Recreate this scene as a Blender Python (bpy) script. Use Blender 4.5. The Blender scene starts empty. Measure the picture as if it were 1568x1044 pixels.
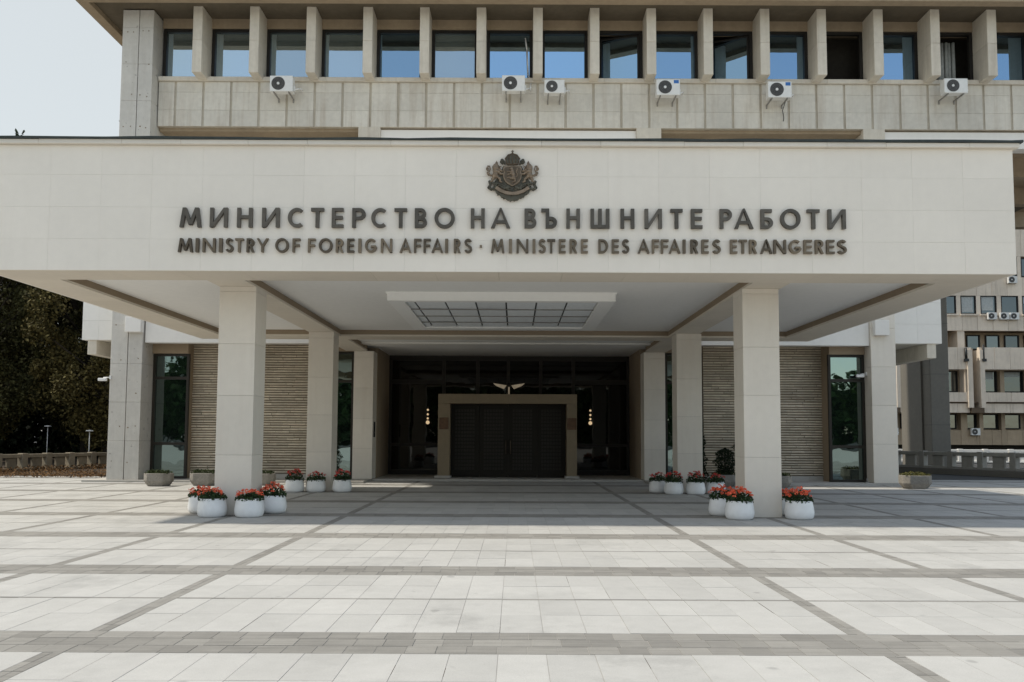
import bpy, bmesh, math, random
from mathutils import Vector
random.seed(7)
S = bpy.context.scene
COL = S.collection

# ------------------------------------------------------------------ camera
cam_d = bpy.data.cameras.new("camera")
cam = bpy.data.objects.new("camera", cam_d)
COL.objects.link(cam)
cam.location = (0, 0, 1.6)
cam_d.sensor_fit = 'HORIZONTAL'
cam_d.sensor_width = 36.0
cam_d.lens = 36.0 * 1300 / 1568
cam_d.shift_x = -5 / 1568
cam_d.shift_y = 57 / 1568
cam_d.clip_start = 0.1
cam_d.clip_end = 4000
from mathutils import Matrix
pitch = math.atan(89 / 1300)
cam.rotation_mode = 'XYZ'
cam.matrix_world = Matrix.Translation((0, 0, 1.6)) @ Matrix.Rotation(math.pi / 2 + pitch, 4, 'X') @ Matrix.Rotation(math.radians(0.26), 4, 'Z')
S.camera = cam

# ------------------------------------------------------------------ world, sun, exposure
SUN_DIR = Vector((-0.72, 0.0, 1.0)).normalized()
SUN_EL = math.asin(SUN_DIR.z)
SUN_ROT = math.atan2(SUN_DIR.x, SUN_DIR.y) % (2 * math.pi)
world = bpy.data.worlds.new("World")
S.world = world
world.use_nodes = True
wn = world.node_tree
bg = wn.nodes['Background']
sky = wn.nodes.new('ShaderNodeTexSky')
sky.sky_type = 'NISHITA'
sky.sun_disc = False
sky.sun_elevation = SUN_EL
sky.sun_rotation = SUN_ROT
sky.air_density = 1.0
sky.dust_density = 0.6
sky.ozone_density = 1.0
hs = wn.nodes.new('ShaderNodeHueSaturation')
hs.inputs['Saturation'].default_value = 0.85
wn.links.new(sky.outputs[0], hs.inputs['Color'])
# thin high cloud veil, denser towards the sun's side and clearing to deep blue on the far side
tc = wn.nodes.new('ShaderNodeTexCoord')
nz = wn.nodes.new('ShaderNodeTexNoise')
nz.inputs['Scale'].default_value = 1.8
nz.inputs['Detail'].default_value = 5
wn.links.new(tc.outputs['Generated'], nz.inputs['Vector'])
sep = wn.nodes.new('ShaderNodeSeparateXYZ')
wn.links.new(tc.outputs['Generated'], sep.inputs[0])
ma = wn.nodes.new('ShaderNodeMath')
ma.operation = 'MULTIPLY_ADD'
wn.links.new(sep.outputs['X'], ma.inputs[0])
ma.inputs[1].default_value = -0.75
wn.links.new(nz.outputs['Fac'], ma.inputs[2])
rp = wn.nodes.new('ShaderNodeMapRange')
rp.inputs['From Min'].default_value = 0.30
rp.inputs['From Max'].default_value = 0.80
rp.inputs['To Min'].default_value = 0.20
rp.inputs['To Max'].default_value = 0.88
wn.links.new(ma.outputs[0], rp.inputs['Value'])
mx = wn.nodes.new('ShaderNodeMix')
mx.data_type = 'RGBA'
wn.links.new(rp.outputs[0], mx.inputs['Factor'])
wn.links.new(hs.outputs[0], mx.inputs['A'])
mx.inputs['B'].default_value = (2.28, 2.52, 2.74, 1)
wb = wn.nodes.new('ShaderNodeMix')          # white balance of the daylight: a little warm
wb.data_type = 'RGBA'
wb.blend_type = 'MULTIPLY'
wb.inputs['Factor'].default_value = 1.0
wn.links.new(mx.outputs['Result'], wb.inputs['A'])
wb.inputs['B'].default_value = (1.0, 0.95, 0.865, 1)
wn.links.new(wb.outputs['Result'], bg.inputs['Color'])
bg.inputs['Strength'].default_value = 0.15

sun_d = bpy.data.lights.new("sun", 'SUN')
sun_d.energy = 2.0
sun_d.angle = math.radians(2.5)
sun_d.color = (1.0, 0.93, 0.81)
sun = bpy.data.objects.new("sun", sun_d)
COL.objects.link(sun)
sun.rotation_euler = SUN_DIR.to_track_quat('Z', 'Y').to_euler()
sun.location = (-30, -10, 45)

S.view_settings.view_transform = 'Standard'
S.view_settings.look = 'None'
S.view_settings.gamma = 1.0
S.view_settings.use_curve_mapping = False
S.view_settings.exposure = 1.0
S.render.engine = 'CYCLES'
S.cycles.max_bounces = 8
S.cycles.diffuse_bounces = 4
S.cycles.glossy_bounces = 4
S.cycles.caustics_reflective = False
S.cycles.caustics_refractive = False

# ------------------------------------------------------------------ materials
MATS = {}

def stone(name, col, var=0.06, rough=0.85, scale=1.0, bump=0.1, bscale=40.0, streak=0.0, streak_col=(0.16, 0.12, 0.08),
          rnd=0.05, speck=0.0, grain=None, warm=0.0, pits=0.0, island=0.0, stain=0.0):
    """procedural mineral surface: blotches, fine grain, optional vertical weather streaks, specks and pits"""
    m = bpy.data.materials.new(name)
    m.use_nodes = True
    nt = m.node_tree
    N, L = nt.nodes, nt.links
    b = N['Principled BSDF']
    b.inputs['Roughness'].default_value = rough
    b.inputs['Specular IOR Level'].default_value = 0.25
    geo = N.new('ShaderNodeNewGeometry')
    pos = geo.outputs['Position']

    def noise(sc, det=4.0, vec=None, ro=0.55):
        n = N.new('ShaderNodeTexNoise')
        n.inputs['Scale'].default_value = sc
        n.inputs['Detail'].default_value = det
        n.inputs['Roughness'].default_value = ro
        L.new(vec or pos, n.inputs['Vector'])
        return n.outputs['Fac']

    def rng(v, a, bb, c, d):
        r = N.new('ShaderNodeMapRange')
        for k, x in zip(('From Min', 'From Max', 'To Min', 'To Max'), (a, bb, c, d)):
            r.inputs[k].default_value = x
        L.new(v, r.inputs['Value'])
        return r.outputs[0]

    def mul(a, bb):
        q = N.new('ShaderNodeMath')
        q.operation = 'MULTIPLY'
        L.new(a, q.inputs[0])
        if isinstance(bb, float):
            q.inputs[1].default_value = bb
        else:
            L.new(bb, q.inputs[1])
        return q.outputs[0]

    val = mul(rng(noise(0.7 * scale), 0.25, 0.75, 1 - var, 1 + var), rng(noise(6 * scale), 0.25, 0.75, 1 - var * .7, 1 + var * .7))
    val = mul(val, rng(noise(60 * scale, 2), 0.25, 0.75, 1 - var * .6, 1 + var * .6))
    if rnd:
        oi = N.new('ShaderNodeObjectInfo')
        val = mul(val, rng(oi.outputs['Random'], 0, 1, 1 - rnd, 1 + rnd))
    if island:
        val = mul(val, rng(geo.outputs['Random Per Island'], 0, 1, 1 - island, 1 + island))
    if speck:
        val = mul(val, rng(noise(220, 1.0), 0.55, 0.75, 1.0, 1.0 - speck))
    if stain:
        # irregular spills and worn patches
        f = mul(rng(noise(0.9, 7, None, 0.72), 0.52, 0.72, 0.0, 1.0), rng(noise(0.23, 2), 0.4, 0.65, 0.15, 1.0))
        val = mul(val, rng(f, 0, 1, 1.0, 1.0 - stain))
        val = mul(val, rng(noise(3.1, 1.0), 0.73, 0.77, 1.0, 1.0 - stain * .8))
    if grain:
        mp = N.new('ShaderNodeMapping')
        mp.inputs['Scale'].default_value = grain
        L.new(pos, mp.inputs['Vector'])
        val = mul(val, rng(noise(1.0, 3, mp.outputs[0]), 0.3, 0.7, 0.86, 1.12))
    if pits:
        val = mul(val, rng(noise(7, 1.0), 0.70, 0.74, 1.0, 1.0 - pits))
    rgb = N.new('ShaderNodeRGB')
    rgb.outputs[0].default_value = (*col, 1)
    vm = N.new('ShaderNodeVectorMath')
    vm.operation = 'SCALE'
    L.new(rgb.outputs[0], vm.inputs[0])
    L.new(val, vm.inputs['Scale'])
    out = vm.outputs[0]
    if streak:
        mp = N.new('ShaderNodeMapping')
        mp.inputs['Scale'].default_value = (3.0, 3.0, 0.22)
        L.new(pos, mp.inputs['Vector'])
        f = mul(rng(noise(1.6, 6, mp.outputs[0], 0.65), 0.48, 0.78, 0, 1), rng(noise(0.5, 3), 0.35, 0.7, 0.25, 1.0))
        f = mul(f, streak)
        mix = N.new('ShaderNodeMix')
        mix.data_type = 'RGBA'
        L.new(f, mix.inputs['Factor'])
        L.new(out, mix.inputs['A'])
        mix.inputs['B'].default_value = (*streak_col, 1)
        out = mix.outputs['Result']
    L.new(out, b.inputs['Base Color'])
    if bump:
        bp = N.new('ShaderNodeBump')
        bp.inputs['Strength'].default_value = bump
        bp.inputs['Distance'].default_value = 0.01
        L.new(noise(bscale, 5), bp.inputs['Height'])
        L.new(bp.outputs[0], b.inputs['Normal'])
    MATS[name] = m
    return m

def plain(name, col, rough=0.5, metal=0.0, spec=0.5, emit=None, estr=0.0, var=0.08, rnd=0.0, leaf=False, bump=0.0):
    m = bpy.data.materials.new(name)
    m.use_nodes = True
    nt = m.node_tree
    N, L = nt.nodes, nt.links
    b = N['Principled BSDF']
    b.inputs['Roughness'].default_value = rough
    b.inputs['Metallic'].default_value = metal
    b.inputs['Specular IOR Level'].default_value = spec
    geo = N.new('ShaderNodeNewGeometry')
    n = N.new('ShaderNodeTexNoise')
    n.inputs['Scale'].default_value = 9
    n.inputs['Detail'].default_value = 4
    L.new(geo.outputs['Position'], n.inputs['Vector'])
    r = N.new('ShaderNodeMapRange')
    r.inputs['From Min'].default_value = .25
    r.inputs['From Max'].default_value = .75
    r.inputs['To Min'].default_value = 1 - var
    r.inputs['To Max'].default_value = 1 + var
    L.new(n.outputs['Fac'], r.inputs['Value'])
    v = r.outputs[0]
    if rnd:
        src = geo.outputs['Random Per Island'] if leaf else N.new('ShaderNodeObjectInfo').outputs['Random']
        r2 = N.new('ShaderNodeMapRange')
        r2.inputs['To Min'].default_value = 1 - rnd
        r2.inputs['To Max'].default_value = 1 + rnd
        L.new(src, r2.inputs['Value'])
        q = N.new('ShaderNodeMath')
        q.operation = 'MULTIPLY'
        L.new(v, q.inputs[0])
        L.new(r2.outputs[0], q.inputs[1])
        v = q.outputs[0]
    rgb = N.new('ShaderNodeRGB')
    rgb.outputs[0].default_value = (*col, 1)
    vm = N.new('ShaderNodeVectorMath')
    vm.operation = 'SCALE'
    L.new(rgb.outputs[0], vm.inputs[0])
    L.new(v, vm.inputs['Scale'])
    L.new(vm.outputs[0], b.inputs['Base Color'])
    if emit:
        b.inputs['Emission Color'].default_value = (*emit, 1)
        b.inputs['Emission Strength'].default_value = estr
    if bump:
        bp = N.new('ShaderNodeBump')
        bp.inputs['Strength'].default_value = bump
        bp.inputs['Distance'].default_value = 0.01
        L.new(n.outputs['Fac'], bp.inputs['Height'])
        L.new(bp.outputs[0], b.inputs['Normal'])
    MATS[name] = m
    return m

def glass(name, refl, dark, tint=(0.9, 0.95, 1.0), wav=0.02):
    """dark tinted pane: part mirror, part the dim room behind it; faint waviness"""
    m = bpy.data.materials.new(name)
    m.use_nodes = True
    nt = m.node_tree
    N, L = nt.nodes, nt.links
    N.remove(N['Principled BSDF'])
    out = N['Material Output']
    d = N.new('ShaderNodeBsdfDiffuse')
    d.inputs['Color'].default_value = (*dark, 1)
    g = N.new('ShaderNodeBsdfGlossy')
    g.inputs['Color'].default_value = (*tint, 1)
    g.inputs['Roughness'].default_value = 0.015
    geo = N.new('ShaderNodeNewGeometry')
    n = N.new('ShaderNodeTexNoise')
    n.inputs['Scale'].default_value = 1.1
    n.inputs['Detail'].default_value = 2
    L.new(geo.outputs['Position'], n.inputs['Vector'])
    bp = N.new('ShaderNodeBump')
    bp.inputs['Strength'].default_value = wav
    bp.inputs['Distance'].default_value = 0.1
    L.new(n.outputs['Fac'], bp.inputs['Height'])
    L.new(bp.outputs[0], g.inputs['Normal'])
    mix = N.new('ShaderNodeMixShader')
    oi = N.new('ShaderNodeObjectInfo')
    mr = N.new('ShaderNodeMapRange')
    mr.inputs['To Min'].default_value = refl * .8
    mr.inputs['To Max'].default_value = min(.95, refl * 1.18)
    L.new(oi.outputs['Random'], mr.inputs['Value'])
    L.new(mr.outputs[0], mix.inputs[0])
    L.new(d.outputs[0], mix.inputs[1])
    L.new(g.outputs[0], mix.inputs[2])
    L.new(mix.outputs[0], out.inputs['Surface'])
    MATS[name] = m
    return m

WHITE_STONE = stone('white_limestone', (0.82, 0.765, 0.68), var=0.025, rough=0.6, bump=0.04, streak=0.10, streak_col=(0.50, 0.42, 0.33), rnd=0.02)
PILLAR_STONE = stone('pillar_limestone', (0.72, 0.67, 0.59), var=0.035, rough=0.6, bump=0.05, streak=0.18, streak_col=(0.44, 0.34, 0.25), rnd=0.035)
SOFFIT_STONE = stone('soffit_limestone', (0.68, 0.62, 0.53), var=0.04, bump=0.05, rnd=0.03)
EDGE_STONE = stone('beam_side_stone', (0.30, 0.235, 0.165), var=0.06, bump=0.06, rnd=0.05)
CONC = stone('pier_concrete', (0.54, 0.52, 0.48), var=0.09, bump=0.2, bscale=25, streak=0.25, streak_col=(0.24, 0.20, 0.15), rnd=0.05, pits=0.35)
PANEL = stone('spandrel_concrete', (0.60, 0.57, 0.505), var=0.10, bump=0.12, streak=0.6, streak_col=(0.30, 0.22, 0.145), rnd=0.06)
PANEL_GAP = stone('spandrel_groove', (0.51, 0.465, 0.385), var=0.1, bump=0.1, streak=0.6)
FIN = stone('fin_concrete', (0.61, 0.565, 0.485), var=0.08, bump=0.12, streak=0.45, streak_col=(0.27, 0.21, 0.15), rnd=0.05)
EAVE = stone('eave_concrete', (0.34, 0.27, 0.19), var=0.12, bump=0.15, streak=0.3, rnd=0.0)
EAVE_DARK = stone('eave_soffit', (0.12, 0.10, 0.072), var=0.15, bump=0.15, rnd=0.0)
CEIL = plain('ceiling_plaster', (0.82, 0.81, 0.785), rough=0.9, var=0.03, bump=0.05)
FRAMEW = plain('white_painted_frame', (0.87, 0.865, 0.84), rough=0.6, var=0.02)
DIFFUSER = plain('lightbox_panel', (0.76, 0.79, 0.81), rough=0.6, var=0.08, rnd=0.07, spec=0.3)
DARKJOINT = plain('dark_joint', (0.06, 0.06, 0.06), rough=0.7)
WHITE_PAINT = stone('white_band_paint', (0.78, 0.76, 0.72), var=0.03, bump=0.04, streak=0.05, rnd=0.02)
TILE = stone('paving_tile', (0.435, 0.427, 0.405), var=0.06, rough=0.75, bump=0.12, bscale=120, rnd=0.055, speck=0.25, island=0.055, stain=0.30)
PAVER = stone('band_paver', (0.235, 0.225, 0.205), var=0.09, rough=0.8, bump=0.15, bscale=60, rnd=0.14, grain=(1.2, 34.0, 1.0), island=0.10)
JOINT = stone('paving_joint', (0.36, 0.345, 0.32), var=0.2, rough=0.95, bump=0.1, rnd=0)
PLAZA_FAR = stone('plaza_sheet', (0.50, 0.49, 0.465), var=0.06, rough=0.85, bump=0.1, rnd=0)  # mostly unseen paving, kept paler than the tiles to bounce more light
ASPHALT = stone('asphalt', (0.06, 0.06, 0.058), var=0.15, rough=0.95, bump=0.2, rnd=0)
SOIL = stone('soil', (0.05, 0.036, 0.024), var=0.3, rough=1.0, bump=0.6, bscale=12, rnd=0)
PLATFORM = stone('platform_stone', (0.42, 0.40, 0.365), var=0.07, bump=0.08, rnd=0.06)
ROUGH_STONE = stone('split_stone', (0.60, 0.53, 0.425), var=0.16, rough=0.9, bump=0.5, bscale=18, island=0.16, rnd=0)
STONE_GAP = plain('stone_mortar', (0.22, 0.18, 0.13), rough=1.0)
DARKSTONE = stone('dark_stone', (0.19, 0.175, 0.15), var=0.1, rough=0.6, bump=0.05, rnd=0.05)
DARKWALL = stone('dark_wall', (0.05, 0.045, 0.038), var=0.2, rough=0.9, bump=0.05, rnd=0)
FRAME = plain('window_frame', (0.018, 0.016, 0.014), rough=0.55, spec=0.3)
BRONZE_FRAME = plain('bronze_frame', (0.026, 0.022, 0.016), rough=0.5, spec=0.3)
GLASS_UP = glass('tower_glass', 0.60, (0.012, 0.014, 0.014), (0.45, 0.71, 0.98))
GLASS_CURTAIN_SKY = glass('tower_glass_pale', 0.60, (0.12, 0.15, 0.145), (0.62, 0.80, 0.95))  # room paled by curtains; the lighter mirror tint paints in a paler sky reflection
GLASS_LOW = glass('ground_floor_glass', 0.24, (0.006, 0.009, 0.008), (0.72, 0.92, 0.88), 0.05)
GLASS_DOOR = glass('entrance_glass', 0.03, (0.006, 0.005, 0.004), (0.9, 0.9, 0.85), 0.02)
GLASS_BG = glass('office_glass', 0.11, (0.012, 0.014, 0.014), (0.85, 0.93, 0.95), 0.05)
PORTAL = stone('portal_stone', (0.24, 0.19, 0.125), var=0.08, rough=0.55, bump=0.05, rnd=0)
DOOR = plain('door_metal', (0.018, 0.015, 0.011), rough=0.6, spec=0.2)
BRONZE = plain('bronze', (0.115, 0.088, 0.060), rough=0.55, metal=0.35, spec=0.4, var=0.3)
BRONZE_GREEN = plain('bronze_patina', (0.100, 0.094, 0.072), rough=0.65, metal=0.2, spec=0.3, var=0.35)
BRONZE_LIGHT = plain('bronze_worn', (0.25, 0.19, 0.135), rough=0.5, metal=0.35, spec=0.4, var=0.3)
LETTER_A = plain('letter_dark_bronze', (0.098, 0.086, 0.069), rough=0.5, metal=0.3, var=0.25, rnd=0.2)
LETTER_B = plain('letter_worn_bronze', (0.135, 0.105, 0.070), rough=0.5, metal=0.3, var=0.25, rnd=0.42)
GUTTER = plain('roof_flashing', (0.022, 0.030, 0.026), rough=0.5, var=0.4)
AC_WHITE = plain('ac_casing', (0.70, 0.70, 0.68), rough=0.45, var=0.05, rnd=0.05)
AC_DARK = plain('ac_grille', (0.025, 0.025, 0.026), rough=0.6)
AC_STEEL = plain('ac_bracket', (0.28, 0.27, 0.25), rough=0.6, metal=0.2)
BLUE = plain('blue_sticker', (0.03, 0.14, 0.42), rough=0.5)
POT = plain('pot_white', (0.83, 0.83, 0.82), rough=0.42, var=0.05)
SOILPOT = plain('pot_soil', (0.03, 0.02, 0.014), rough=1.0)
LEAF_G = plain('geranium_leaf', (0.030, 0.058, 0.018), rough=0.6, rnd=0.45, leaf=True, spec=0.3)
LEAF_DARK = plain('conifer_leaf', (0.014, 0.024, 0.010), rough=0.7, rnd=0.4, leaf=True, spec=0.2)
LEAF_OLIVE = plain('planter_leaf', (0.09, 0.085, 0.025), rough=0.7, rnd=0.45, leaf=True, spec=0.2)
LEAF_MID = plain('planter_leaf_green', (0.045, 0.060, 0.022), rough=0.7, rnd=0.45, leaf=True, spec=0.2)
PETAL = plain('coral_petal', (0.88, 0.17, 0.085), rough=0.6, rnd=0.3, leaf=True, spec=0.2)
PETAL_RED = plain('red_petal', (0.62, 0.075, 0.06), rough=0.6, rnd=0.3, leaf=True, spec=0.2)
TREE_LEAF = plain('tree_leaf', (0.058, 0.056, 0.021), rough=0.75, rnd=0.6, leaf=True, spec=0.15)
TREE_LEAF_Y = plain('tree_leaf_turning', (0.092, 0.076, 0.027), rough=0.75, rnd=0.55, leaf=True, spec=0.15)
TREE_LEAF_G = plain('tree_leaf_green', (0.040, 0.075, 0.022), rough=0.7, rnd=0.5, leaf=True, spec=0.2)
BARK = stone('bark', (0.045, 0.036, 0.028), var=0.3, rough=1.0, bump=0.6, rnd=0.1)
LITTER = plain('fallen_leaf', (0.13, 0.075, 0.035), rough=0.9, rnd=0.6, leaf=True, spec=0.1)
PLANTER = stone('exposed_aggregate', (0.27, 0.25, 0.22), var=0.25, rough=0.95, scale=3.0, bump=0.6, bscale=45, rnd=0.12, speck=0.5)
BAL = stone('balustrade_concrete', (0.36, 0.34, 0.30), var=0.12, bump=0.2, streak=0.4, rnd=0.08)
BAL_L = stone('balustrade_old_concrete', (0.24, 0.205, 0.15), var=0.2, bump=0.2, streak=0.6, rnd=0.15)
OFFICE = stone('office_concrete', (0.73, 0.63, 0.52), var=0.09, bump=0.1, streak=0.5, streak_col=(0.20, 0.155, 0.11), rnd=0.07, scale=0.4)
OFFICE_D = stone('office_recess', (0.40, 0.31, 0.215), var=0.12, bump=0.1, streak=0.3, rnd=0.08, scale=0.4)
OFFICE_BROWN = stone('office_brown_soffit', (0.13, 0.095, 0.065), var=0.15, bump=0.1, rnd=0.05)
CURTAIN = plain('pale_blind', (0.40, 0.42, 0.41), rough=0.9, var=0.15)
BLACK = plain('black_pipe', (0.012, 0.012, 0.012), rough=0.5)
WHITE_PLASTIC = plain('white_plastic', (0.75, 0.75, 0.74), rough=0.4, var=0.03)
PLAQUE = plain('plaque_bronze', (0.115, 0.06, 0.03), rough=0.5, metal=0.3, var=0.3)
LAMP_GLOW = plain('lamp_glow', (0.9, 0.75, 0.5), rough=0.4, emit=(1.0, 0.72, 0.42), estr=0.30)
LAMP_SOFT = plain('lamp_soft', (0.4, 0.35, 0.26), rough=0.4, emit=(1.0, 0.80, 0.55), estr=0.07, var=0.5)
PAPER = plain('pale_notice', (0.5, 0.55, 0.6), rough=0.8)

# ------------------------------------------------------------------ geometry helpers
WLOC = {}

class MB:
    def __init__(self):
        self.v, self.f, self.smooth = [], [], []

    def face(self, pts, smooth=False):
        i = len(self.v)
        self.v += [tuple(p) for p in pts]
        self.f.append(tuple(range(i, i + len(pts))))
        self.smooth.append(smooth)

    def box(self, x0, x1, y0, y1, z0, z1, top=True):
        i = len(self.v)
        self.v += [(x0, y0, z0), (x1, y0, z0), (x1, y1, z0), (x0, y1, z0), (x0, y0, z1), (x1, y0, z1), (x1, y1, z1), (x0, y1, z1)]
        for q in ((0, 3, 2, 1), (4, 5, 6, 7), (0, 1, 5, 4), (1, 2, 6, 5), (2, 3, 7, 6), (3, 0, 4, 7)):
            self.f.append(tuple(i + k for k in q))
            self.smooth.append(False)
        return self

    def prism(self, poly, y0, y1):
        """polygon in the XZ plane (counter-clockwise seen from -Y) extruded from y0 (front) to y1 (back)"""
        n, i = len(poly), len(self.v)
        self.v += [(x, y0, z) for x, z in poly] + [(x, y1, z) for x, z in poly]
        self.f.append(tuple(range(i, i + n)))
        self.f.append(tuple(range(i + 2 * n - 1, i + n - 1, -1)))
        self.smooth += [False, False]
        for k in range(n):
            a, b = i + k, i + (k + 1) % n
            self.f.append((b, a, a + n, b + n))
            self.smooth.append(False)
        return self

    def lathe(self, prof, cx=0, cy=0, n=24, cap=True):
        i = len(self.v)
        for r, z in prof:
            for k in range(n):
                a = 2 * math.pi * k / n
                self.v.append((cx + r * math.cos(a), cy + r * math.sin(a), z))
        for j in range(len(prof) - 1):
            for k in range(n):
                a, b = i + j * n + k, i + j * n + (k + 1) % n
                self.f.append((a, b, b + n, a + n))
                self.smooth.append(True)
        if cap:
            self.f.append(tuple(i + k for k in range(n - 1, -1, -1)))
            self.smooth.append(False)
            t = i + (len(prof) - 1) * n
            self.f.append(tuple(t + k for k in range(n)))
            self.smooth.append(False)
        return self

    def tube(self, p, q, r0, r1=None, n=8):
        r1 = r0 if r1 is None else r1
        p, q = Vector(p), Vector(q)
        d = (q - p).normalized()
        u = d.orthogonal().normalized()
        w = d.cross(u)
        i = len(self.v)
        for c, r in ((p, r0), (q, r1)):
            for k in range(n):
                a = 2 * math.pi * k / n
                self.v.append(tuple(c + (u * math.cos(a) + w * math.sin(a)) * r))
        for k in range(n):
            self.f.append((i + k, i + (k + 1) % n, i + n + (k + 1) % n, i + n + k))
            self.smooth.append(True)
        self.f.append(tuple(i + k for k in range(n - 1, -1, -1)))
        self.f.append(tuple(i + n + k for k in range(n)))
        self.smooth += [False, False]
        return self

    def blob(self, c, r, nu=8, nv=5, jit=0.0):
        """ellipsoid"""
        rx, ry, rz = r if isinstance(r, (tuple, list)) else (r, r, r)
        i = len(self.v)
        for a in range(1, nv):
            t = math.pi * a / nv
            for b in range(nu):
                p = 2 * math.pi * b / nu
                k = 1 + random.uniform(-jit, jit)
                self.v.append((c[0] + rx * k * math.sin(t) * math.cos(p), c[1] + ry * k * math.sin(t) * math.sin(p), c[2] + rz * k * math.cos(t)))
        top = len(self.v)
        self.v.append((c[0], c[1], c[2] + rz))
        self.v.append((c[0], c[1], c[2] - rz))
        for a in range(nv - 2):
            for b in range(nu):
                p, q = i + a * nu + b, i + a * nu + (b + 1) % nu
                self.f.append((p, p + nu, q + nu, q))
                self.smooth.append(True)
        for b in range(nu):
            self.f.append((top, i + b, i + (b + 1) % nu))
            l = i + (nv - 2) * nu
            self.f.append((top + 1, l + (b + 1) % nu, l + b))
            self.smooth += [True, True]
        return self

    def leaf(self, c, size, up=0.3, asp=0.6):
        """one small pointed leaf (two triangles) facing a random way"""
        n = Vector((random.gauss(0, 1), random.gauss(0, 1), random.gauss(0, 1) + up))
        n.normalize()
        u = n.orthogonal().normalized()
        w = n.cross(u)
        a = random.uniform(0, 6.28)
        u, w = u * math.cos(a) + w * math.sin(a), w * math.cos(a) - u * math.sin(a)
        c = Vector(c)
        u *= size
        w *= size * asp
        self.face([c - u, c - w + n * size * .12, c + u, c + w + n * size * .12])

    def build(self, name, mat, parent=None, bevel=0.0, seg=1, kind=None, origin=None, label=None):
        me = bpy.data.meshes.new(name)
        if origin is None:
            xs, ys, zs = zip(*self.v)
            origin = ((min(xs) + max(xs)) / 2, (min(ys) + max(ys)) / 2, min(zs))
        ox, oy, oz = origin
        me.from_pydata([(x - ox, y - oy, z - oz) for x, y, z in self.v], [], self.f)
        me.polygons.foreach_set('use_smooth', self.smooth)
        me.materials.append(mat)
        me.update()
        o = bpy.data.objects.new(name, me)
        COL.objects.link(o)
        if parent:
            p = WLOC[parent.name]
            o.parent = parent
            o.location = (ox - p[0], oy - p[1], oz - p[2])
        else:
            o.location = origin
        WLOC[o.name] = origin
        if bevel:
            b = o.modifiers.new('bevel', 'BEVEL')
            b.width = bevel
            b.segments = seg
            b.limit_method = 'ANGLE'
        if kind:
            o['kind'] = kind
        if label:
            o['label'] = label
        return o

def box(name, x0, x1, y0, y1, z0, z1, mat, parent=None, bevel=0.0, **k):
    return MB().box(x0, x1, y0, y1, z0, z1).build(name, mat, parent, bevel, **k)

def thing(name, label, cat, loc, group=None):
    o = bpy.data.objects.new(name, None)
    COL.objects.link(o)
    o.location = loc
    o.empty_display_size = 0.2
    WLOC[o.name] = tuple(loc)
    o['label'] = label
    o['category'] = cat
    if group:
        o['group'] = group
    return o

def tag(o, label, cat, group=None):
    o['label'] = label
    o['category'] = cat
    if group:
        o['group'] = group
    return o

def copy_tree(o, parent=None):
    c = o.copy()
    COL.objects.link(c)
    c.parent = parent
    for ch in list(o.children):
        copy_tree(ch, c)
    return c

def dup(o, loc, label=None, rot=0.0, sc=1.0, group=None):
    c = copy_tree(o)
    c.location = loc
    c.rotation_euler = (0, 0, rot)
    c.scale = (sc, sc, sc)
    if label:
        c['label'] = label
    if group:
        c['group'] = group
    return c

# ------------------------------------------------------------------ ground and plaza
box('ground', -900, 900, -700, 1500, -1.2, -0.06, ASPHALT, kind='structure')
plaza = box('plaza', -48, 52, -52, 33, -0.055, -0.016, PLAZA_FAR, kind='structure')  # widened well beyond the view to bounce light onto the facade
box('joint_bed', -21.4, 25.9, 2.5, 32.9, -0.015, -0.0035, JOINT, plaza)

BANDS_X = [-19.75, -17.5, -15.2, -12.9, -10.55, -8.35, -5.63, -3.39, 2.80, 5.06, 7.95, 10.1, 12.4, 14.65, 16.95, 19.2, 21.5, 23.7, 25.8]
BW = 0.15
T0, TP, TW = 6.37 - 2 * 3.535, 3.535, 0.68
tiles, pavers = [], []
def inview(x, y, m=3.0):
    return 2.8 < y < 32.3 and abs(x) < y * 0.62 + m
for k in range(0, 10):
    yb = T0 + TP * k
    # band of dark pavers, three rows
    for r in range(3):
        x = -21.2 + (0.0, 0.035, 0.012)[r] + 0.05 * (k % 3)
        while x < 25.6:
            w = 0.228
            if inview(x, yb):
                pavers.append((x, x + w - 0.005, yb + r * TW / 3 + 0.003, yb + (r + 1) * TW / 3 - 0.003))
            x += w
    y0, y1 = yb + TW, yb + TP
    # longitudinal bands, two rows of narrow pavers
    for bx in BANDS_X:
        y = y0
        j = 0
        while y < y1 - 0.02:
            ye = min(y + 0.235, y1)
            if inview(bx, y):
                pavers.append((bx - BW / 2 + .003, bx - .002, y + .003, ye - .002))
                pavers.append((bx + .002, bx + BW / 2 - .003, y + .003, ye - .002))
            y = ye
    rh = (y1 - y0 - 0.055) / 4
    rows = [(y0, y0 + rh), (y0 + rh, y0 + 2 * rh), (y0 + 2 * rh + 0.055, y0 + 3 * rh + 0.055), (y0 + 3 * rh + 0.055, y1)]
    for a, b in zip(BANDS_X[:-1], BANDS_X[1:]):
        xa, xb = a + BW / 2, b - BW / 2
        n = max(1, round((xb - xa) / 0.352))
        w = (xb - xa) / n
        for (ra, rb) in rows:
            for i in range(n):
                if inview(xa + w * i, ra):
                    tiles.append((xa + w * i + .0022, xa + w * (i + 1) - .0022, ra + .0022, rb - .0022))
        m = max(1, round((xb - xa) / 0.48))
        w = (xb - xa) / m
        for i in range(m):
            if inview(xa + w * i, y0 + 2 * rh):
                pavers.append((xa + w * i + .002, xa + w * (i + 1) - .002, y0 + 2 * rh + .006, y0 + 2 * rh + .049))

def shown(t):
    x, y = (t[0] + t[1]) / 2, t[2]
    vis = y > 5.35 and abs(x) < y * 0.605 + 0.2
    return (0 if vis else 1, -(t[1] - t[0]) * (t[3] - t[2]) / (y ** 3) if vis else y)

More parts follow.
